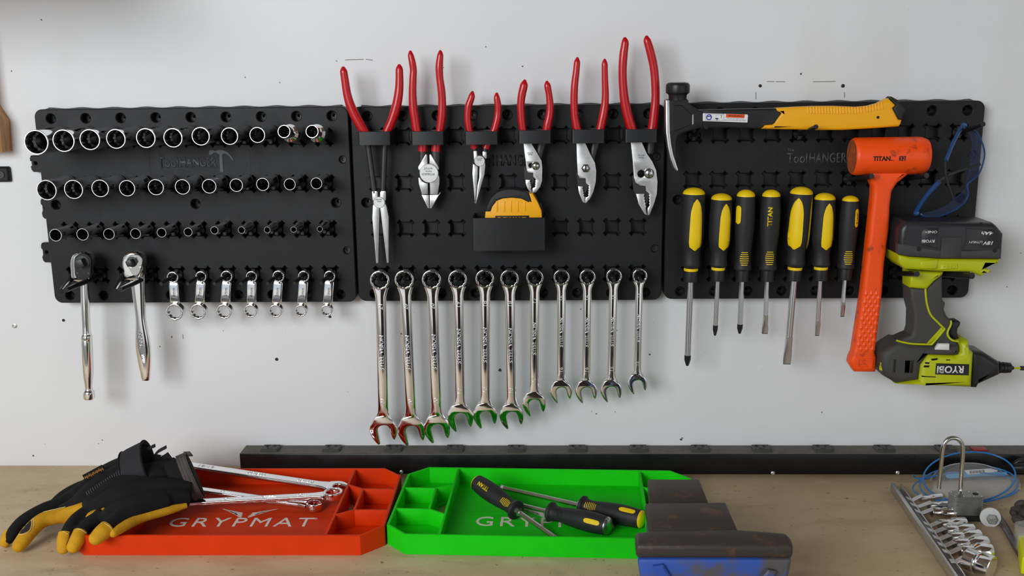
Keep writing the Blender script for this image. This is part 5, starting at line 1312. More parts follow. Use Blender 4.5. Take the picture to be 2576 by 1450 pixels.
# ---------------------------------------------------------------- screwdrivers in the green tray
TPR = [(14, 62), (40, 70), (140, 78), (260, 77), (390, 64), (450, 58), (500, 64), (520, 80), (535, 82), (545, 72)]
def lay_driver(label, bp, bh, tp_, th_, scale, hexw, tipkind, capmat, deco, glen=545, total=1000):
    A, Bq = B(*bp, bh), B(*tp_, th_); ax = (Bq - A).normalized(); k = scale
    t = thing('screwdriver', label, 'screwdriver', (A + Bq) / 2, 'screwdrivers lying in the green tray')
    up = (UPV - ax * ax.dot(UPV)).normalized(); up = (up * 0.62 + (OUT - ax * ax.dot(OUT)).normalized() * 0.78).normalized()
    Lt = (Bq - A).length / k
    screwdriver(t, A, ax, TPR, k, (0, 30, 69), (540, Lt - 40, hexw, 6), (tipkind, Lt, hexw * 1.1), None, up, capmat)
    MB().lathe([(hexw * 1.9 * k, 545 * k), (hexw * 1.9 * k, 575 * k), (hexw * 1.4 * k, 580 * k)], A, ax, 6, up).build('bolster', SHAFT, t)
    rf = interp(TPR)
    for j, wv in enumerate([22, 26, 30, 31, 30, 26, 22]):
        y0 = 395 + j * 15; inlay(t, A, ax, k, [(-wv, y0), (wv, y0), (wv, y0 + 5), (-wv, y0 + 5)], rf, YEL if deco != 'plain' else INK, 'stripe', 0.0003, up)
    if deco == 'text':
        side = up.cross(ax).normalized()
        text('lettering', 'TITAN', A + ax * (170 * k) + up * (78.5 * k), -ax, up.cross(-ax), 130 * k, 36 * k, YEL, t, 0.0005, 0.03)
    else:
        off = 10 if deco == 'plain' else -30
        pill = [(off, 60), (off + 15, 68), (off + 18, 100), (off + 18, 160), (off + 14, 188), (off, 196), (off - 14, 188), (off - 18, 160), (off - 18, 100), (off - 15, 68)]
        inlay(t, A, ax, k, pill, rf, YEL, 'size_label', 0.0004, up)
    return t
lay_driver('screwdriver in the green tray with yellow lettering, its blade pointing at the front', (1196, 1212), 0.036, (1402, 1358), 0.0085, 0.000185, 19, 'slot', None, 'text')
lay_driver('screwdriver in the green tray with a steel striking cap', (1536, 1326), 0.0195, (1272, 1262), 0.011, 0.000192, 17, 'cross', mat('steel_cap', (0.5, 0.52, 0.5, 1), 0.3, 1.0), 'plain')
lay_driver('screwdriver in the green tray with a yellow domed end, touching the vise', (1621, 1309), 0.0195, (1258, 1226), 0.012, 0.000192, 19, 'slot', None, 'pill')

# ---------------------------------------------------------------- bench vise
VB = bpy.data.materials.new('chipped_blue_paint'); VB.use_nodes = True
def vise_mat(mt, base, wear, lo, hi, sc):
    nt = mt.node_tree; p = nt.nodes['Principled BSDF']; g = nt.nodes.new('ShaderNodeNewGeometry')
    n = nt.nodes.new('ShaderNodeTexNoise'); n.inputs['Scale'].default_value = sc; n.inputs['Detail'].default_value = 9; n.inputs['Roughness'].default_value = 0.6
    nt.links.new(g.outputs['Position'], n.inputs['Vector'])
    r = nt.nodes.new('ShaderNodeValToRGB'); r.color_ramp.elements[0].position = lo; r.color_ramp.elements[1].position = hi
    r.color_ramp.elements[0].color = wear; r.color_ramp.elements[1].color = base
    e = r.color_ramp.elements.new((lo + hi) / 2); e.color = tuple(0.5 * (a + b) for a, b in zip(base, wear))
    nt.links.new(n.outputs['Fac'], r.inputs['Fac']); nt.links.new(r.outputs['Color'], p.inputs['Base Color'])
    p.inputs['Roughness'].default_value = 0.5
    b = nt.nodes.new('ShaderNodeBump'); b.inputs['Strength'].default_value = 0.25; b.inputs['Distance'].default_value = 0.002
    nt.links.new(n.outputs['Fac'], b.inputs['Height']); nt.links.new(b.outputs['Normal'], p.inputs['Normal'])
vise_mat(VB, srgb(44, 82, 168), srgb(84, 80, 82), 0.45, 0.56, 17)
VI = bpy.data.materials.new('rusty_iron'); VI.use_nodes = True
vise_mat(VI, srgb(66, 58, 52), srgb(112, 76, 54), 0.32, 0.42, 34); VI.node_tree.nodes['Principled BSDF'].inputs['Metallic'].default_value = 0.25
VH = 0.118
t = thing('bench_vise', 'blue bench vise with worn brown steel jaws, in the foreground', 'vise', tuple(B(1790, 1450, 0.0)))
def top_block(name, pts, h, thick, mt, bev=0.003):
    P = [B(x, y, h) for x, y in pts]
    mb = MB(); mb.loft([[Vector((p.x, p.y, BENCH + h - thick)) for p in P], [Vector((p.x, p.y, BENCH + h)) for p in P]]); return mb.build(name, mt, t, bev=bev)
an = top_block('anvil', [(1629, 1205), (1760, 1205), (1783, 1264), (1633, 1266)], VH - 0.006, 0.014, VI)
top_block('anvil_body', [(1634, 1210), (1755, 1210), (1785, 1300), (1640, 1300)], VH - 0.020, 0.07, VB, 0.006)
top_block('rear_jaw', [(1622, 1266), (1826, 1263), (1858, 1336), (1637, 1338)], VH - 0.001, 0.016, VI)
top_block('rear_body', [(1626, 1270), (1822, 1268), (1862, 1380), (1640, 1380)], VH - 0.017, 0.085, VB, 0.006)
fj = [B(x, y, VH) for x, y in ((1597, 1338), (1640, 1335), (1860, 1331), (1978, 1340), (1990, 1352), (1997, 1372), (1600, 1372))]
mb = MB(); mb.loft([[Vector((p.x, p.y, BENCH + VH - 0.018)) for p in fj], [Vector((p.x, p.y, BENCH + VH)) for p in fj]]); mb.build('front_jaw', VI, t, bev=0.005, bseg=3)
fb = [B(x, y, VH) for x, y in ((1602, 1345), (1992, 1350), (1994, 1374), (1604, 1374))]
mb = MB(); top = [Vector((p.x, p.y, BENCH + VH - 0.017)) for p in fb]
low = [Vector((p.x + (0.012 if i in (0, 3) else -0.012), p.y, BENCH + 0.012)) for i, p in enumerate(fb)]
mb.loft([low, top]); mb.build('front_body', VB, t, bev=0.005)
# gusset in the front face
q0, q1 = fb[3], fb[2]; yf = q0.y
mb = MB(); mb.slab([(q0.x + 0.018, BENCH + VH - 0.024), (q0.x + 0.030, BENCH + VH - 0.022), (q0.x + 0.075, BENCH + 0.02), (q0.x + 0.045, BENCH + 0.02)], -yf - 0.002, -yf + 0.006, ch=0.002); mb.build('gusset', VB, t)
mb = MB(); mb.slab([(q1.x - 0.018, BENCH + VH - 0.030), (q1.x - 0.028, BENCH + VH - 0.028), (q1.x - 0.080, BENCH + 0.02), (q1.x - 0.050, BENCH + 0.02)], -yf - 0.002, -yf + 0.006, ch=0.002); mb.build('gusset', VB, t)
cv = B(1770, 1330, VH)
MB().box((cv.x - 0.06, fb[0].y - 0.02, BENCH + 0.0005), (cv.x + 0.06, -0.36, BENCH + 0.022)).build('base', VB, t, bev=0.004)
# ---------------------------------------------------------------- work gloves
from mathutils.bvhtree import BVHTree
ZW = Z(0, 1090, 4.0286)
def gw(x, y, d): return W(*ZW([(x, y)])[0], d)
def fused(mb, name, mt, parent, vox=0.0022, it=6):
    """join overlapping limbs into one continuous skin"""
    me = mb.mesh(name + '_raw', None, smooth=False)
    ob = bpy.data.objects.new('tmp', me); COL.objects.link(ob)
    r = ob.modifiers.new('r', 'REMESH'); r.mode = 'VOXEL'; r.voxel_size = vox
    s_ = ob.modifiers.new('s', 'SMOOTH'); s_.iterations = it; s_.factor = 0.5
    out = bpy.data.meshes.new_from_object(ob.evaluated_get(bpy.context.evaluated_depsgraph_get()))
    bpy.data.objects.remove(ob); bpy.data.meshes.remove(me)
    out.name = name; out.materials.clear(); out.materials.append(mt)
    out.polygons.foreach_set('use_smooth', [True] * len(out.polygons))
    bv = BVHTree.FromPolygons([v.co.copy() for v in out.vertices], [tuple(p.vertices) for p in out.polygons])
    return add_mesh(name, out, parent), bv
def on_skin(bv, x, y, off=0.0006):
    p = ZW([(x, y)])[0]; r = ray(*p).normalized(); h = bv.ray_cast(EYE, r)
    return None if h[0] is None else h[0] - r * off
def limb(mb, pts, seg=14, n=4):
    """pts: (x, y, d, radius) with a rounded end"""
    P = [tuple(gw(x, y, d)) + (r,) for x, y, d, r in pts]; S = crv(P, n)
    path = [Vector(s_[:3]) for s_ in S]; rad = [s_[3] for s_ in S]
    t0 = (path[-1] - path[-2]).normalized(); r = rad[-1]
    for a, b in ((0.35, 0.94), (0.66, 0.75), (0.88, 0.47), (0.97, 0.2)): path.append(path[len(S) - 1] + t0 * (r * a)); rad.append(r * b)
    mb.tube(path, rad, seg)
FAB = mat('black_stretch_fabric', srgb(30, 30, 32), 0.85, bump=0.5, bscale=1400, vary=0.3, vscale=40, spec=0.25)
NEO = mat('black_neoprene', srgb(46, 46, 50), 0.8, bump=0.35, bscale=900, spec=0.25)
LEA = mat('yellow_leather', srgb(214, 160, 30), 0.75, bump=0.35, bscale=500, vary=0.22, vscale=45, spec=0.3)
STR = mat('grey_elastic', srgb(84, 80, 78), 0.8, bump=0.3, bscale=500, vary=0.3, vscale=90)
RIBM = mat('rib_rubber', srgb(66, 66, 70), 0.6)
THR = mat('pale_thread', srgb(226, 206, 150), 0.8)
OTX = mat('orange_thread', srgb(206, 128, 30), 0.7)
def tipcap(t, pts, back=0.0):
    mb = MB(); limb(mb, pts, 18, 4); return mb.build('leather_tip', LEA, t, ang=80)
def ribbon(t, name, pts, wid, mt, th=0.0009, seg=5):
    """flat band through (x, y, d), wid = (dx, dy, dd) half width in crop pixels"""
    S = crv(pts, seg); rings = []
    for (x, y, d) in S:
        a, b = gw(x - wid[0], y - wid[1], d - wid[2]), gw(x + wid[0], y + wid[1], d + wid[2])
        o = OUT * th; rings.append([a - o, b - o, b + o, a + o])
    return MB().loft(rings).build(name, mt, t, bev=0.0003, bseg=1)
def stitch(t, bv, pts, par=None, r=0.00045, mt=None, name='stitching', n=5, off=0.0004):
    P = [q for q in (on_skin(bv, x, y, off) for x, y in crv(pts, n)) if q is not None]
    if len(P) > 1: MB().tube(P, r, 6).build(name, mt or THR, par or t)

# front glove: palm down across the tray, fingers over its left rim
t = thing('work_glove', 'black and yellow work glove with a grey wrist strap, front of the pair', 'glove', gw(1300, 1000, 0.28), 'work gloves on the orange tray')
mb = MB()
limb(mb, [(1800, 330, 0.178, 0.014), (1500, 430, 0.20, 0.019), (1150, 560, 0.23, 0.018), (930, 700, 0.255, 0.013)])
limb(mb, [(1900, 440, 0.185, 0.016), (1500, 480, 0.21, 0.020), (1150, 600, 0.235, 0.019), (930, 720, 0.26, 0.014)])
limb(mb, [(1930, 560, 0.205, 0.018), (1500, 600, 0.235, 0.022), (1150, 700, 0.262, 0.020), (940, 790, 0.278, 0.013)])
limb(mb, [(1900, 650, 0.222, 0.015), (1600, 700, 0.25, 0.019), (1300, 780, 0.28, 0.018), (1120, 830, 0.295, 0.013)])
limb(mb, [(1700, 690, 0.25, 0.014), (1450, 760, 0.275, 0.016), (1250, 850, 0.30, 0.014), (1130, 930, 0.322, 0.0115), (1050, 1000, 0.338, 0.0105), (985, 1060, 0.347, 0.0095)])
limb(mb, [(930, 780, 0.275, 0.0115), (770, 880, 0.298, 0.0098), (680, 1010, 0.32, 0.0088), (650, 1150, 0.333, 0.0078)])
limb(mb, [(1040, 830, 0.287, 0.0115), (890, 930, 0.305, 0.0102), (810, 1040, 0.323, 0.0096), (755, 1140, 0.334, 0.009)])
sk, bv = fused(mb, 'fabric_shell', FAB, t)
tipcap(t, [(664, 1020, 0.3215, 0.0096), (648, 1090, 0.329, 0.0094), (640, 1170, 0.3355, 0.0082)])
tipcap(t, [(820, 1010, 0.3185, 0.0106), (785, 1080, 0.3285, 0.0104), (745, 1150, 0.337, 0.0092)])
tipcap(t, [(1085, 965, 0.3315, 0.0116), (1030, 1015, 0.341, 0.0115), (975, 1065, 0.349, 0.0098)])
mb = MB(); limb(mb, [(1890, 735, 0.245, 0.004), (1700, 785, 0.262, 0.007), (1450, 850, 0.287, 0.008), (1280, 930, 0.312, 0.008), (1150, 1015, 0.337, 0.006)], 14, 5); mb.build('leather_palm', LEA, t, ang=80)
mb = MB(); limb(mb, [(1060, 815, 0.280, 0.0122), (950, 870, 0.292, 0.0118)], 16, 3); mb.build('leather_patch', LEA, t, ang=80)
for pts in ([(600, 1010), (640, 1000), (690, 1025)], [(745, 985), (810, 975), (875, 1015)], [(1040, 910), (1110, 945), (1145, 1000)]): stitch(t, bv, pts, off=0.0022)
cx_ = Vector(gw(1985, 425, 0.190)) - Vector(gw(1800, 505, 0.200)); cup = OUT.cross(cx_).normalized()
if cup.z < 0: cup = -cup
def cuff_band(name, f0, f1, grow, mt):
    a_, b2 = gw(1800, 505, 0.200), gw(1985, 425, 0.190)
    P = [a_ + (b2 - a_) * (f0 + (f1 - f0) * q) for q in (0, 0.12, 0.88, 1)]
    MB().tube(P, [(0.021 + grow - 0.0008, 0.036 + grow - 0.0008), (0.021 + grow, 0.036 + grow), (0.021 + grow, 0.036 + grow), (0.021 + grow - 0.0008, 0.036 + grow - 0.0008)], 36, up=cup).build(name, mt, t, ang=60)
cuff_band('cuff', -0.25, 1.0, 0.0, FAB)
cuff_band('wrist_strap', 0.42, 0.94, 0.0016, STR)
for f in (0.52, 0.68, 0.84): cuff_band('elastic_rib', f - 0.03, f + 0.03, 0.0022, STR)
ribbon(t, 'strap_tab', [(1830, 215, 0.170), (1870, 300, 0.176), (1925, 400, 0.186)], (52, -22, 0), STR, 0.0012)
ribbon(t, 'strap_tab_end', [(1890, 190, 0.168), (1925, 235, 0.170)], (32, -2, 0), STR, 0.0012)
ribbon(t, 'closure', [(1640, 235, 0.178), (1740, 370, 0.186), (1840, 500, 0.196), (1890, 585, 0.204)], (60, -40, 0), FAB, 0.0012)
ribbon(t, 'closure_patch', [(1790, 420, 0.183), (1850, 520, 0.192), (1880, 570, 0.197)], (38, -20, 0), NEO, 0.0010)
for i in range(3): ribbon(t, 'closure_rib', [(1625 + i * 28, 262 - i * 22, 0.174), (1725 + i * 28, 385 - i * 22, 0.181)], (5, -4, 0), NEO, 0.0014)
def gtext(par, st, x0, y0, x1, y1, h, d, mt):
    a, b = gw(x0, y0, d), gw(x1, y1, d); R_ = (b - a).normalized(); U = OUT.cross(R_); text('lettering', st, (a + b) / 2, R_, U, (b - a).length, h, mt, par, 0.0003, 0.0)
gtext(t, 'HydraHyde', 1838, 225, 1932, 330, 0.0050, 0.1775 + 0.002, OTX)
gtext(t, 'HydraHyde', 1858, 440, 1898, 570, 0.0040, 0.1965 + 0.0012, OTX)

# rear glove: lies on the front one, two fingers reaching the bench
t = thing('work_glove', 'black and yellow work glove with an open cuff and ribbed knuckles, rear of the pair', 'glove', gw(700, 1000, 0.24), 'work gloves on the orange tray')
mb = MB()
limb(mb, [(1330, 330, 0.187, 0.019), (1100, 440, 0.192, 0.020), (850, 590, 0.212, 0.015), (640, 700, 0.232, 0.0105), (430, 780, 0.254, 0.0098), (240, 890, 0.276, 0.0095), (130, 1010, 0.296, 0.009), (85, 1080, 0.303, 0.0078)])
limb(mb, [(1320, 420, 0.206, 0.020), (1120, 500, 0.217, 0.021), (930, 620, 0.24, 0.018), (760, 730, 0.254, 0.012), (640, 780, 0.26, 0.009)])
limb(mb, [(1200, 440, 0.182, 0.016), (980, 520, 0.184, 0.014), (800, 570, 0.19, 0.0115), (640, 650, 0.2, 0.010), (520, 770, 0.222, 0.009), (455, 905, 0.245, 0.0082)])
sk, bv = fused(mb, 'fabric_shell', FAB, t)
mb = MB()
limb(mb, [(880, 745, 0.262, 0.0085), (760, 790, 0.262, 0.0105), (600, 840, 0.267, 0.0115), (440, 880, 0.279, 0.0112), (320, 980, 0.298, 0.0112), (240, 1080, 0.314, 0.0108), (190, 1145, 0.3235, 0.0095)])
limb(mb, [(870, 770, 0.262, 0.006), (700, 850, 0.264, 0.009), (560, 860, 0.268, 0.008)])
sk2, bv2 = fused(mb, 'leather_thumb', LEA, t)
tipcap(t, [(105, 1010, 0.2945, 0.0086), (75, 1070, 0.3015, 0.0086), (55, 1110, 0.305, 0.0072)])
def patch(bvx, pts, mt, name, th=0.0008):
    c = (sum(p[0] for p in pts) / len(pts), sum(p[1] for p in pts) / len(pts)); P = crv(pts, 4, True); N = len(P)
    V = []; F = []; rings = (1.0, 0.75, 0.5, 0.25)
    for off in (th, -0.0006):
        for r in rings:
            for x, y in P:
                q = on_skin(bvx, c[0] + (x - c[0]) * r, c[1] + (y - c[1]) * r, off)
                if q is None: q = bvx.find_nearest(gw(c[0] + (x - c[0]) * r, c[1] + (y - c[1]) * r, 0.30))[0]
                V.append(q)
        V.append(on_skin(bvx, c[0], c[1], off))
    m = N * 4 + 1
    for s_ in (0, 1):
        o = s_ * m
        for k_ in range(3):
            for i in range(N): j = (i + 1) % N; F.append((o + k_ * N + i, o + k_ * N + j, o + (k_ + 1) * N + j, o + (k_ + 1) * N + i))
        for i in range(N): F.append((o + 3 * N + i, o + 3 * N + (i + 1) % N, o + 4 * N))
    for i in range(N): j = (i + 1) % N; F.append((i, j, m + j, m + i))
    return MB()._add(V, F).build(name, mt, t, ang=70)
patch(bv2, [(185, 1000), (215, 950), (275, 905), (308, 880), (312, 930), (290, 985), (240, 1015), (195, 1020)], NEO, 'thumb_patch')
stitch(t, bv2, [(318, 870), (322, 930), (300, 990), (245, 1025), (190, 1028)], off=0.0008)
stitch(t, bv2, [(335, 850), (345, 930), (330, 960)], off=0.0004)
stitch(t, bv2, [(440, 800), (540, 745), (640, 722), (700, 745)], off=0.0004)
for i in range(18):
    f = i / 17; x = 880 + 370 * f; y0 = 585 - 245 * f; y1 = 655 - 150 * f
    stitch(t, bv, [(x - 6, y0 + 12), (x + 6, (y0 + y1) / 2), (x + 16, y1 - 4)], r=0.0010, mt=RIBM, name='knuckle_rib', off=0.0007)
# open cuff with a turned-out edge
ca, cb = gw(1265, 365, 0.197), gw(1500, 280, 0.190)
ax = (cb - ca).normalized(); upc = Vector((0.15, -0.25, 0.95))
outer = [(0.0, 0.031, 0.0225), (0.25, 0.034, 0.0245), (0.6, 0.0355, 0.0262), (0.9, 0.037, 0.0275), (1.0, 0.038, 0.028)]
L = (cb - ca).length; sd = ax.cross(upc).normalized(); uv = sd.cross(ax)
rings = []
for f, a_, b2 in outer: rings.append([ca + ax * (L * f) + sd * (a_ * math.cos(q)) + uv * (b2 * math.sin(q)) for q in (2 * math.pi * j / 32 for j in range(32))])
for f, a_, b2 in [(1.02, 0.0362, 0.0262), (0.98, 0.034, 0.024), (0.4, 0.031, 0.021)]: rings.append([ca + ax * (L * f) + sd * (a_ * math.cos(q)) + uv * (b2 * math.sin(q)) for q in (2 * math.pi * j / 32 for j in range(32))])
MB().loft(rings).build('cuff', NEO, t, ang=60)
rim = [ca + ax * (L * 1.0) + sd * (0.0376 * math.cos(q)) + uv * (0.0276 * math.sin(q)) for q in (2 * math.pi * j / 36 for j in range(36))]
MB().tube(rim, 0.0016, 8, closed=True).build('cuff_binding', FAB, t, ang=80)
rim = [ca + ax * (L * 0.02) + sd * (0.0316 * math.cos(q)) + uv * (0.0232 * math.sin(q)) for q in (2 * math.pi * j / 36 for j in range(36))]
MB().tube(rim, 0.0012, 8, closed=True).build('cuff_seam', FAB, t, ang=80)
for pts in ([(1480, 170, 0.184), (1510, 160, 0.184), (1545, 138, 0.185), (1572, 128, 0.187)], [(1560, 240, 0.18), (1600, 190, 0.18), (1650, 160, 0.181), (1685, 142, 0.183)]):
    ribbon(t, 'pull_loop', pts, (2, 16, 0), NEO, 0.0018)
ribbon(t, 'cuff_tongue', [(1540, 370, 0.187), (1560, 290, 0.184), (1600, 220, 0.181)], (34, 8, 0), FAB, 0.0014)
ribbon(t, 'leather_lining', [(1600, 300, 0.179), (1608, 260, 0.179), (1618, 222, 0.179)], (14, 3, 0), LEA, 0.0010)
# woven brand tag
tg = [(832, 430), (1028, 325), (1068, 372), (1000, 420), (872, 495)]
MB().slab(XZ(ZW(tg), 0.222), 0.2205, 0.222, ch=0.0002).build('brand_tag', FAB, t)
gtext(t, 'HydraHyde', 1040, 358, 860, 455, 0.0062, 0.2221, OTX)
# ---------------------------------------------------------------- odds and ends at the right of the bench
ZT, ZQ = Z(2200, 1090, 4.0266), Z(2240, 1200, 5.8)
def bq(x, y, h): return B(*ZQ([(x, y)])[0], h)
def tq(x, y, d): return W(*ZT([(x, y)])[0], d)
RAILM = mat('rail_steel', (0.66, 0.66, 0.66, 1), 0.35, 1.0, rvary=0.1)
a, b_ = bq(80, 120, 0.010), bq(1010, 1480, 0.010); b_ = b_ + (b_ - a) * 0.06
a.z = b_.z = BENCH
ax = (b_ - a).normalized(); sd = ax.cross(UPV)          # sd points to the viewer's left of the rail
if sd.x > 0: sd = -sd
t = thing('socket_rail', 'long steel rail with spring clips for sockets lying on the bench', 'socket rail', (a + b_) / 2)
L = (b_ - a).length; mid = (a + b_) / 2
MB().obox(mid + UPV * 0.0015, ax * (L / 2), sd * 0.0075, UPV * 0.0013).build('web', RAILM, t, bev=0.0004)
MB().obox(mid + UPV * 0.0065 + sd * 0.0072, ax * (L / 2), sd * 0.0010, UPV * 0.0062).build('flange', RAILM, t, bev=0.0004)
MB().obox(mid + UPV * 0.0065 - sd * 0.0072, ax * (L / 2), sd * 0.0010, UPV * 0.0062).build('flange', RAILM, t, bev=0.0004)
MB().obox(mid + UPV * 0.0122 + sd * 0.0052, ax * (L / 2), sd * 0.0030, UPV * 0.0008).build('lip', RAILM, t, bev=0.0003)
SK = [((430, 330), (735, 285), 46), ((560, 425), (880, 415), 58), ((600, 515), (935, 540), 80), ((720, 700), (1075, 665), 62), ((790, 790), (1190, 770), 68), ((860, 890), (1290, 865), 72), ((930, 985), (1395, 975), 80), ((1010, 1075), (1465, 1110), 92), ((1090, 1180), (1480, 1340), 150)]
for i, (l, r, R) in enumerate(SK):
    k = mpp(*ZQ([r])[0], 0.3) / 5.8; Rm = R * k * (1.18 if i in (0, 1, 2, 8) else 1.4); h = max(Rm, 0.0085)
    A, Cq = bq(*l, h * 0.9 + 0.004), bq(*r, h)
    dv = (Cq - A); Ls = dv.length; dv.normalize()
    # spring clip on the rail
    s0 = a + ax * ((A - a).dot(ax)) 
    mb = MB(); w = 0.0052; pth = [s0 + UPV * 0.0135, s0 + (A - s0) * 0.45 + UPV * 0.004, A + dv * (Ls * 0.10) + UPV * 0.0055]
    rings = []
    for j, p in enumerate(pth): rings.append([p - ax * w, p + ax * w, p + ax * w + UPV * 0.0009, p - ax * w + UPV * 0.0009])
    mb.loft(rings); mb.build('spring_clip', RAILM, t, bev=0.0002, bseg=1)
    lab = f'short chrome socket on the steel rail, {ORD[i]} from the far end' if i < 8 else 'largest chrome socket on the steel rail, nearest, mouth towards the viewer'
    so = thing('rail_socket', lab, 'socket', A, 'sockets clipped to the steel rail')
    r2 = min(Rm * 0.86, 0.0078) if i < 8 else Rm * 0.86
    f12 = lambda th: 1 - 0.11 * abs(math.sin(6 * th))
    MB().lathe([(r2 * 0.5, 0), (r2 * 0.93, 0), (r2, 0.001), (r2, Ls * 0.38), (r2 * 0.9, Ls * 0.42), (Rm * 0.98, Ls * 0.56), (Rm, Ls * 0.60), (Rm, Ls - 0.0008), (Rm * 0.95, Ls), (Rm * 0.86, Ls)], A, dv, 36).build('shell', CHROME, so)
    mb = MB(); mb.lathe([(Rm * 0.86, Ls), (Rm * 0.84, Ls - 0.0012, f12), (Rm * 0.84, Ls * 0.62, f12), (Rm * 0.5, Ls * 0.58), (0.0003, Ls * 0.58)], A, dv, 48); mb.f = mb.f[:-2] + [mb.f[-1]]; mb.build('bore', BORE, so)

# padlock
LOCK = mat('zinc_plate', (0.46, 0.48, 0.47, 1), 0.42, 1.0, bump=0.1, bscale=500, vary=0.2, vscale=80)
dl = 0.200; fr = 0.213
x0, x1 = tq(795, 750, fr).x, tq(1112, 750, fr).x; zb = BENCH + 0.0085; ztp = tq(960, 650, fr).z
t = thing('padlock', 'laminated steel padlock standing open with a tall shackle', 'padlock', ((x0 + x1) / 2, -dl, BENCH))
fnh = lambda x, y, h: (x, y, h)
pl = [(x0, -fr + 0.004), (x0 + 0.004, -fr), (x1 - 0.004, -fr), (x1, -fr + 0.004), (x1, -fr + 0.020), (x1 - 0.004, -fr + 0.024), (x0 + 0.004, -fr + 0.024), (x0, -fr + 0.020)]
np_ = 11; hh = (ztp - zb) / np_
for i in range(np_): MB().slab(pl, zb + i * hh + 0.0002, zb + (i + 1) * hh - 0.0002, ch=0.0006, both=True, fn=fnh).build('plate', LOCK, t)
MB().slab(inset(pl, 0.0008), zb, ztp - 0.0006, fn=fnh).build('core', LOCK, t)
MB().slab(inset(pl, -0.0012), BENCH + 0.0002, zb + 0.0004, ch=0.002, fn=fnh).build('rubber_base', RUB, t)
for (u_, v_) in ((0.08, 0.2), (0.36, 0.15), (0.66, 0.15), (0.93, 0.2), (0.08, 0.8), (0.36, 0.85), (0.66, 0.85), (0.93, 0.8)):
    MB().lathe([(0.0016, 0), (0.0014, 0.0006), (0.0003, 0.0009)], (x0 + (x1 - x0) * u_, -fr + 0.024 * v_, ztp - 0.0002), UPV, 10).build('rivet', LOCK, t)
MB().lathe([(0.0042, 0), (0.0042, 0.0003), (0.0003, 0.0003)], (x0 + (x1 - x0) * 0.80, -fr + 0.012, ztp), UPV, 14).build('shackle_hole', INK, t)
sp = [tq(870, 625, fr - 0.008), tq(872, 560, dl), tq(885, 350, dl), tq(897, 170, dl), tq(885, 105, dl), tq(845, 62, dl), tq(795, 50, dl), tq(745, 65, dl), tq(705, 110, dl), tq(690, 175, dl), tq(672, 350, dl), tq(652, 560, dl)]
MB().tube([Vector(p) for p in crv([tuple(p) for p in sp], 5)], 0.0031, 16, up=OUT).build('shackle', CHROME_D, t)

# flange bolt with a painted washer
t = thing('flange_bolt', 'grey flange bolt with a chipped white washer lying by the padlock', 'bolt', tq(1170, 950, 0.222))
fx = Vector((-0.20, -0.95, 0.22)).normalized(); c = tq(1172, 855, 0.225); k = mpp(2490, 1302, 0.225) / 4.0266
MB().lathe([(40 * k, -0.012), (42 * k, -0.002), (98 * k, -0.0018), (101 * k, 0.0), (98 * k, 0.0018), (50 * k, 0.0024)], c, fx, 32).build('washer', mat('chipped_white_paint', srgb(206, 208, 208), 0.55, color2=srgb(150, 60, 50), vscale=90, lo=0.30, hi=0.36), t)
MB().lathe([(52 * k, 0.001), (52 * k, 0.0085), (46 * k, 0.0098), (0.0003, 0.010)], c + RT * (8 * k) + DOWN * (12 * k), fx, 6).build('hex_head', LOCK, t, ang=25)
text('lettering', '10.9', c + fx * 0.0101 + RT * (8 * k) + DOWN * (12 * k), RT, UPV, 60 * k, 22 * k, LOCK, t, 0.0004)
MB().tube([c - fx * 0.010, c - fx * 0.03], 0.0045, 12).build('shank', LOCK, t)

# dark steel rod
t = MB().tube([B(2508, 1296, 0.0052), B(2530, 1330, 0.0052), B(2592, 1440, 0.0052)], 0.005, 14).build('steel_rod', mat('dull_rod', (0.20, 0.19, 0.185, 1), 0.5, 0.8, vary=0.3, vscale=60), None, 'dull grey steel rod running off the right edge of the bench', 'rod')

# blue trimmer line
BLU = mat('blue_nylon', srgb(24, 118, 196), 0.3, coat=0.3)
def loop(cx, cy, rx, top, bot, d_t, h_b, n=48, a0=0, a1=2 * math.pi):
    Tp, Bt = tq(cx, top, d_t), B(*ZT([(cx - 60, bot)])[0], h_b); C = (Tp + Bt) / 2; Vv = (Tp - Bt) / 2; k = (C - EYE).dot(CF) / FPX / 4.0266
    return [C + RT * (rx * k * math.cos(q)) + Vv * math.sin(q) for q in (a0 + (a1 - a0) * i / n for i in range(n + 1))]
lp = loop(990, 450, 460, 192, 700, 0.050, 0.004)
lp2 = loop(985, 520, 490, 330, 712, 0.052, 0.005, a0=0.2, a1=2 * math.pi + 0.1)
lp3 = loop(960, 560, 535, 400, 700, 0.062, 0.006, a0=0.3, a1=2 * math.pi - 0.2)
lp4 = loop(1010, 470, 455, 215, 715, 0.050, 0.007)
t = thing('trimmer_line', 'coil of bright blue nylon line standing behind the padlock', 'nylon line', B(2430, 1265, 0))
MB().tube(lp[:-1], 0.0013, 8, closed=True).build('strand', BLU, t, ang=80)
for q in (lp2, lp3): MB().tube(q, 0.0012, 8).build('strand', BLU, t, ang=80)
MB().tube([Vector(p) for p in crv([tuple(B(*ZT([p])[0], h)) for p, h in (((388, 425), 0.012), ((410, 450), 0.006), ((470, 465), 0.004), ((560, 455), 0.008))], 5)], 0.0012, 8).build('strand', BLU, t, ang=80)

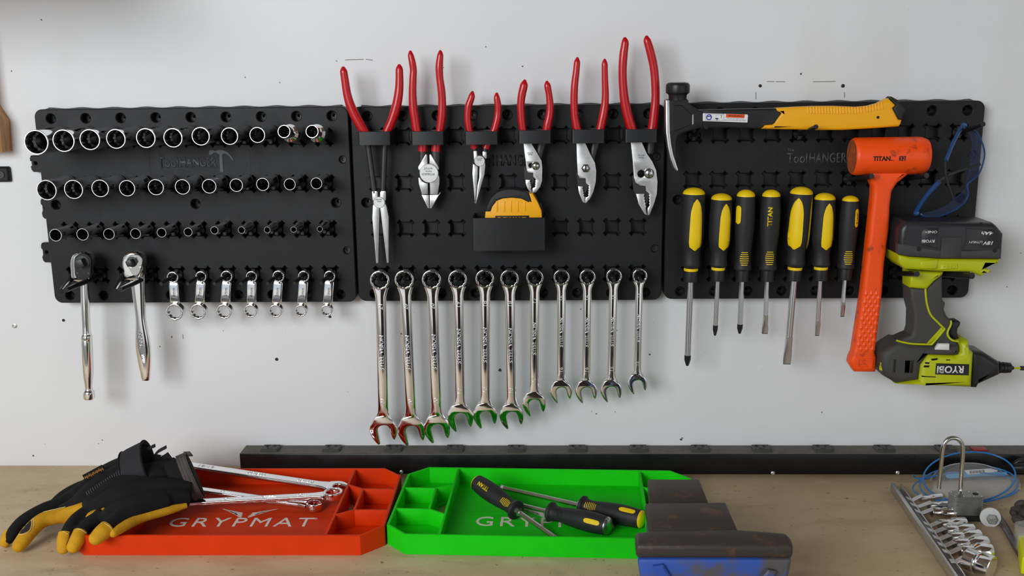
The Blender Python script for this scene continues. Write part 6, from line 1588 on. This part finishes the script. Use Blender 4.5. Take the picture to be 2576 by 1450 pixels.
# clear blister package lying behind the coil
CLR = mat('clear_plastic', (0.80, 0.83, 0.82, 1), 0.10, alpha=0.22, coat=0.4, bump=0.2, bscale=120)
t = thing('blister_pack', 'clear plastic blister package with a barcode label inside the blue coil', 'package', B(2450, 1250, 0))
CARD = mat('card_black', srgb(44, 44, 46), 0.5); CARDB = mat('card_blue', srgb(92, 166, 214), 0.5)
def card(name, pts, d, mt, th=0.0006):
    MB().slab(XZ(ZT(pts), d), d - th, d, ch=0.0001).build(name, mt, t)
card('card', [(590, 470), (640, 400), (720, 345), (830, 318), (950, 308), (1100, 325), (1230, 365), (1340, 420), (1345, 470), (600, 520)], 0.062, CARD)
card('blue_print', [(705, 410), (760, 395), (1340, 395), (1345, 430), (1060, 438), (760, 462), (730, 450)], 0.0632, CARDB)
card('barcode_label', [(905, 378), (1180, 360), (1250, 380), (1240, 392), (1100, 410), (945, 422)], 0.0640, LAB)
for i in range(14):
    x = 965 + i * 11
    card('bar', [(x, 384 - i * 0.8), (x + (5 if i % 3 else 7), 384 - i * 0.8), (x + (7 if i % 3 else 10), 412 - i * .8), (x + 2, 413 - i * .8)], 0.0643, INK)
def shell(pts_top, pts_bot, d_t, bulge, h_b):
    a_ = crv(pts_top, 5); b2 = crv(pts_bot, 5); N = min(len(a_), len(b2)); M = 8; V = []; F = []
    for i in range(N):
        for j in range(M + 1):
            f = j / M; Tp = tq(*a_[i], d_t); Bt = B(*ZT([b2[i]])[0], h_b)
            p = Tp + (Bt - Tp) * f; s_ = math.sin(math.pi * f) * math.sin(math.pi * (0.08 + 0.84 * i / (N - 1)))
            V.append(p + Vector((0, -0.5, 0.86)) * (bulge * s_))
    for i in range(N - 1):
        for j in range(M): q = i * (M + 1) + j; F.append((q, q + 1, q + M + 2, q + M + 1))
    mb = MB(); mb._add(V, F); return mb
mb = shell([(545, 500), (620, 400), (760, 325), (950, 303), (1150, 330), (1350, 420)], [(560, 560), (640, 620), (800, 650), (980, 655), (1180, 650), (1420, 600)], 0.060, 0.012, 0.004)
mb.build('clear_tray', CLR, t, ang=80)
mb = shell([(600, 520), (760, 470), (950, 452), (1150, 438), (1330, 428), (1440, 440)], [(580, 590), (720, 660), (900, 700), (1080, 700), (1280, 660), (1480, 570)], 0.085, 0.020, 0.003)
mb.build('blister', CLR, t, ang=80)
MB().tube([tq(*p, 0.061) for p in crv([(545, 510), (620, 402), (760, 327), (950, 305), (1150, 332), (1355, 425)], 5)], 0.0011, 6).build('bead', CLR, t)

# lime case and dark bundle at the right edge, plug on the strip
t = thing('parts_case', 'bright yellow case with a clear lid cut off by the right edge', 'case', B(2590, 1380, 0))
q = [B(2562, 1340, 0.03), B(2640, 1330, 0.03), B(2640, 1400, 0.03), B(2572, 1395, 0.03)]
MB().loft([[Vector((p.x, p.y, BENCH + 0.0005)) for p in q], [Vector((p.x, p.y, BENCH + 0.026)) for p in q]]).build('body', mat('bright_yellow_plastic', srgb(216, 222, 0), 0.4), t, bev=0.003)
q2 = [B(2552, 1316, 0.03), B(2640, 1300, 0.03), B(2640, 1338, 0.03), B(2560, 1348, 0.03)]
MB().loft([[Vector((p.x, p.y, BENCH + 0.0005)) for p in q2], [Vector((p.x, p.y, BENCH + 0.032)) for p in q2]]).build('clear_lid', CLR, t, bev=0.002)
t = thing('cable_bundle', 'dark lumpy bundle against the right edge behind the yellow case', 'bundle', B(2570, 1290, 0))
DK = mat('dusty_dark_rubber', srgb(74, 68, 62), 0.7, vary=0.5, vscale=60, bump=0.4, bscale=200)
random.seed(11); mb = MB()
for i in range(16):
    x, y, h = random.uniform(2546, 2610), random.uniform(1265, 1312), random.uniform(0.006, 0.022); r = random.uniform(0.004, 0.008)
    c = B(x, y, h); c.z = max(c.z, BENCH + r * 0.9)
    d = Vector((random.uniform(-1, 1), random.uniform(-1, 1), random.uniform(-.5, .8))).normalized()
    mb.tube([c - d * r * 1.4, c - d * r * .7, c, c + d * r * .8, c + d * r * 1.5], [r * .5, r * .9, r, r * .85, r * .4], 8)
fused(mb, 'lumps', DK, t, 0.0016, 2)
t = thing('power_plug', 'black plug end of a cord at the right end of the power strip', 'plug', tq(1480, 400, 0.05))
MB().lathe([(0.003, -0.012), (0.0075, -0.010), (0.0085, 0.0), (0.0085, 0.010), (0.005, 0.016), (0.0035, 0.03)], tq(1478, 352, 0.058) , Vector((1, -0.3, 0.15)), 18).build('body', BLACK2, t)
MB().tube([Vector(p) for p in crv([tuple(tq(*p)) for p in ((1410, 330, 0.052), (1450, 290, 0.052), (1510, 282, 0.054), (1580, 300, 0.056))], 4)], 0.0040, 10).build('cord', BLACK2, t)
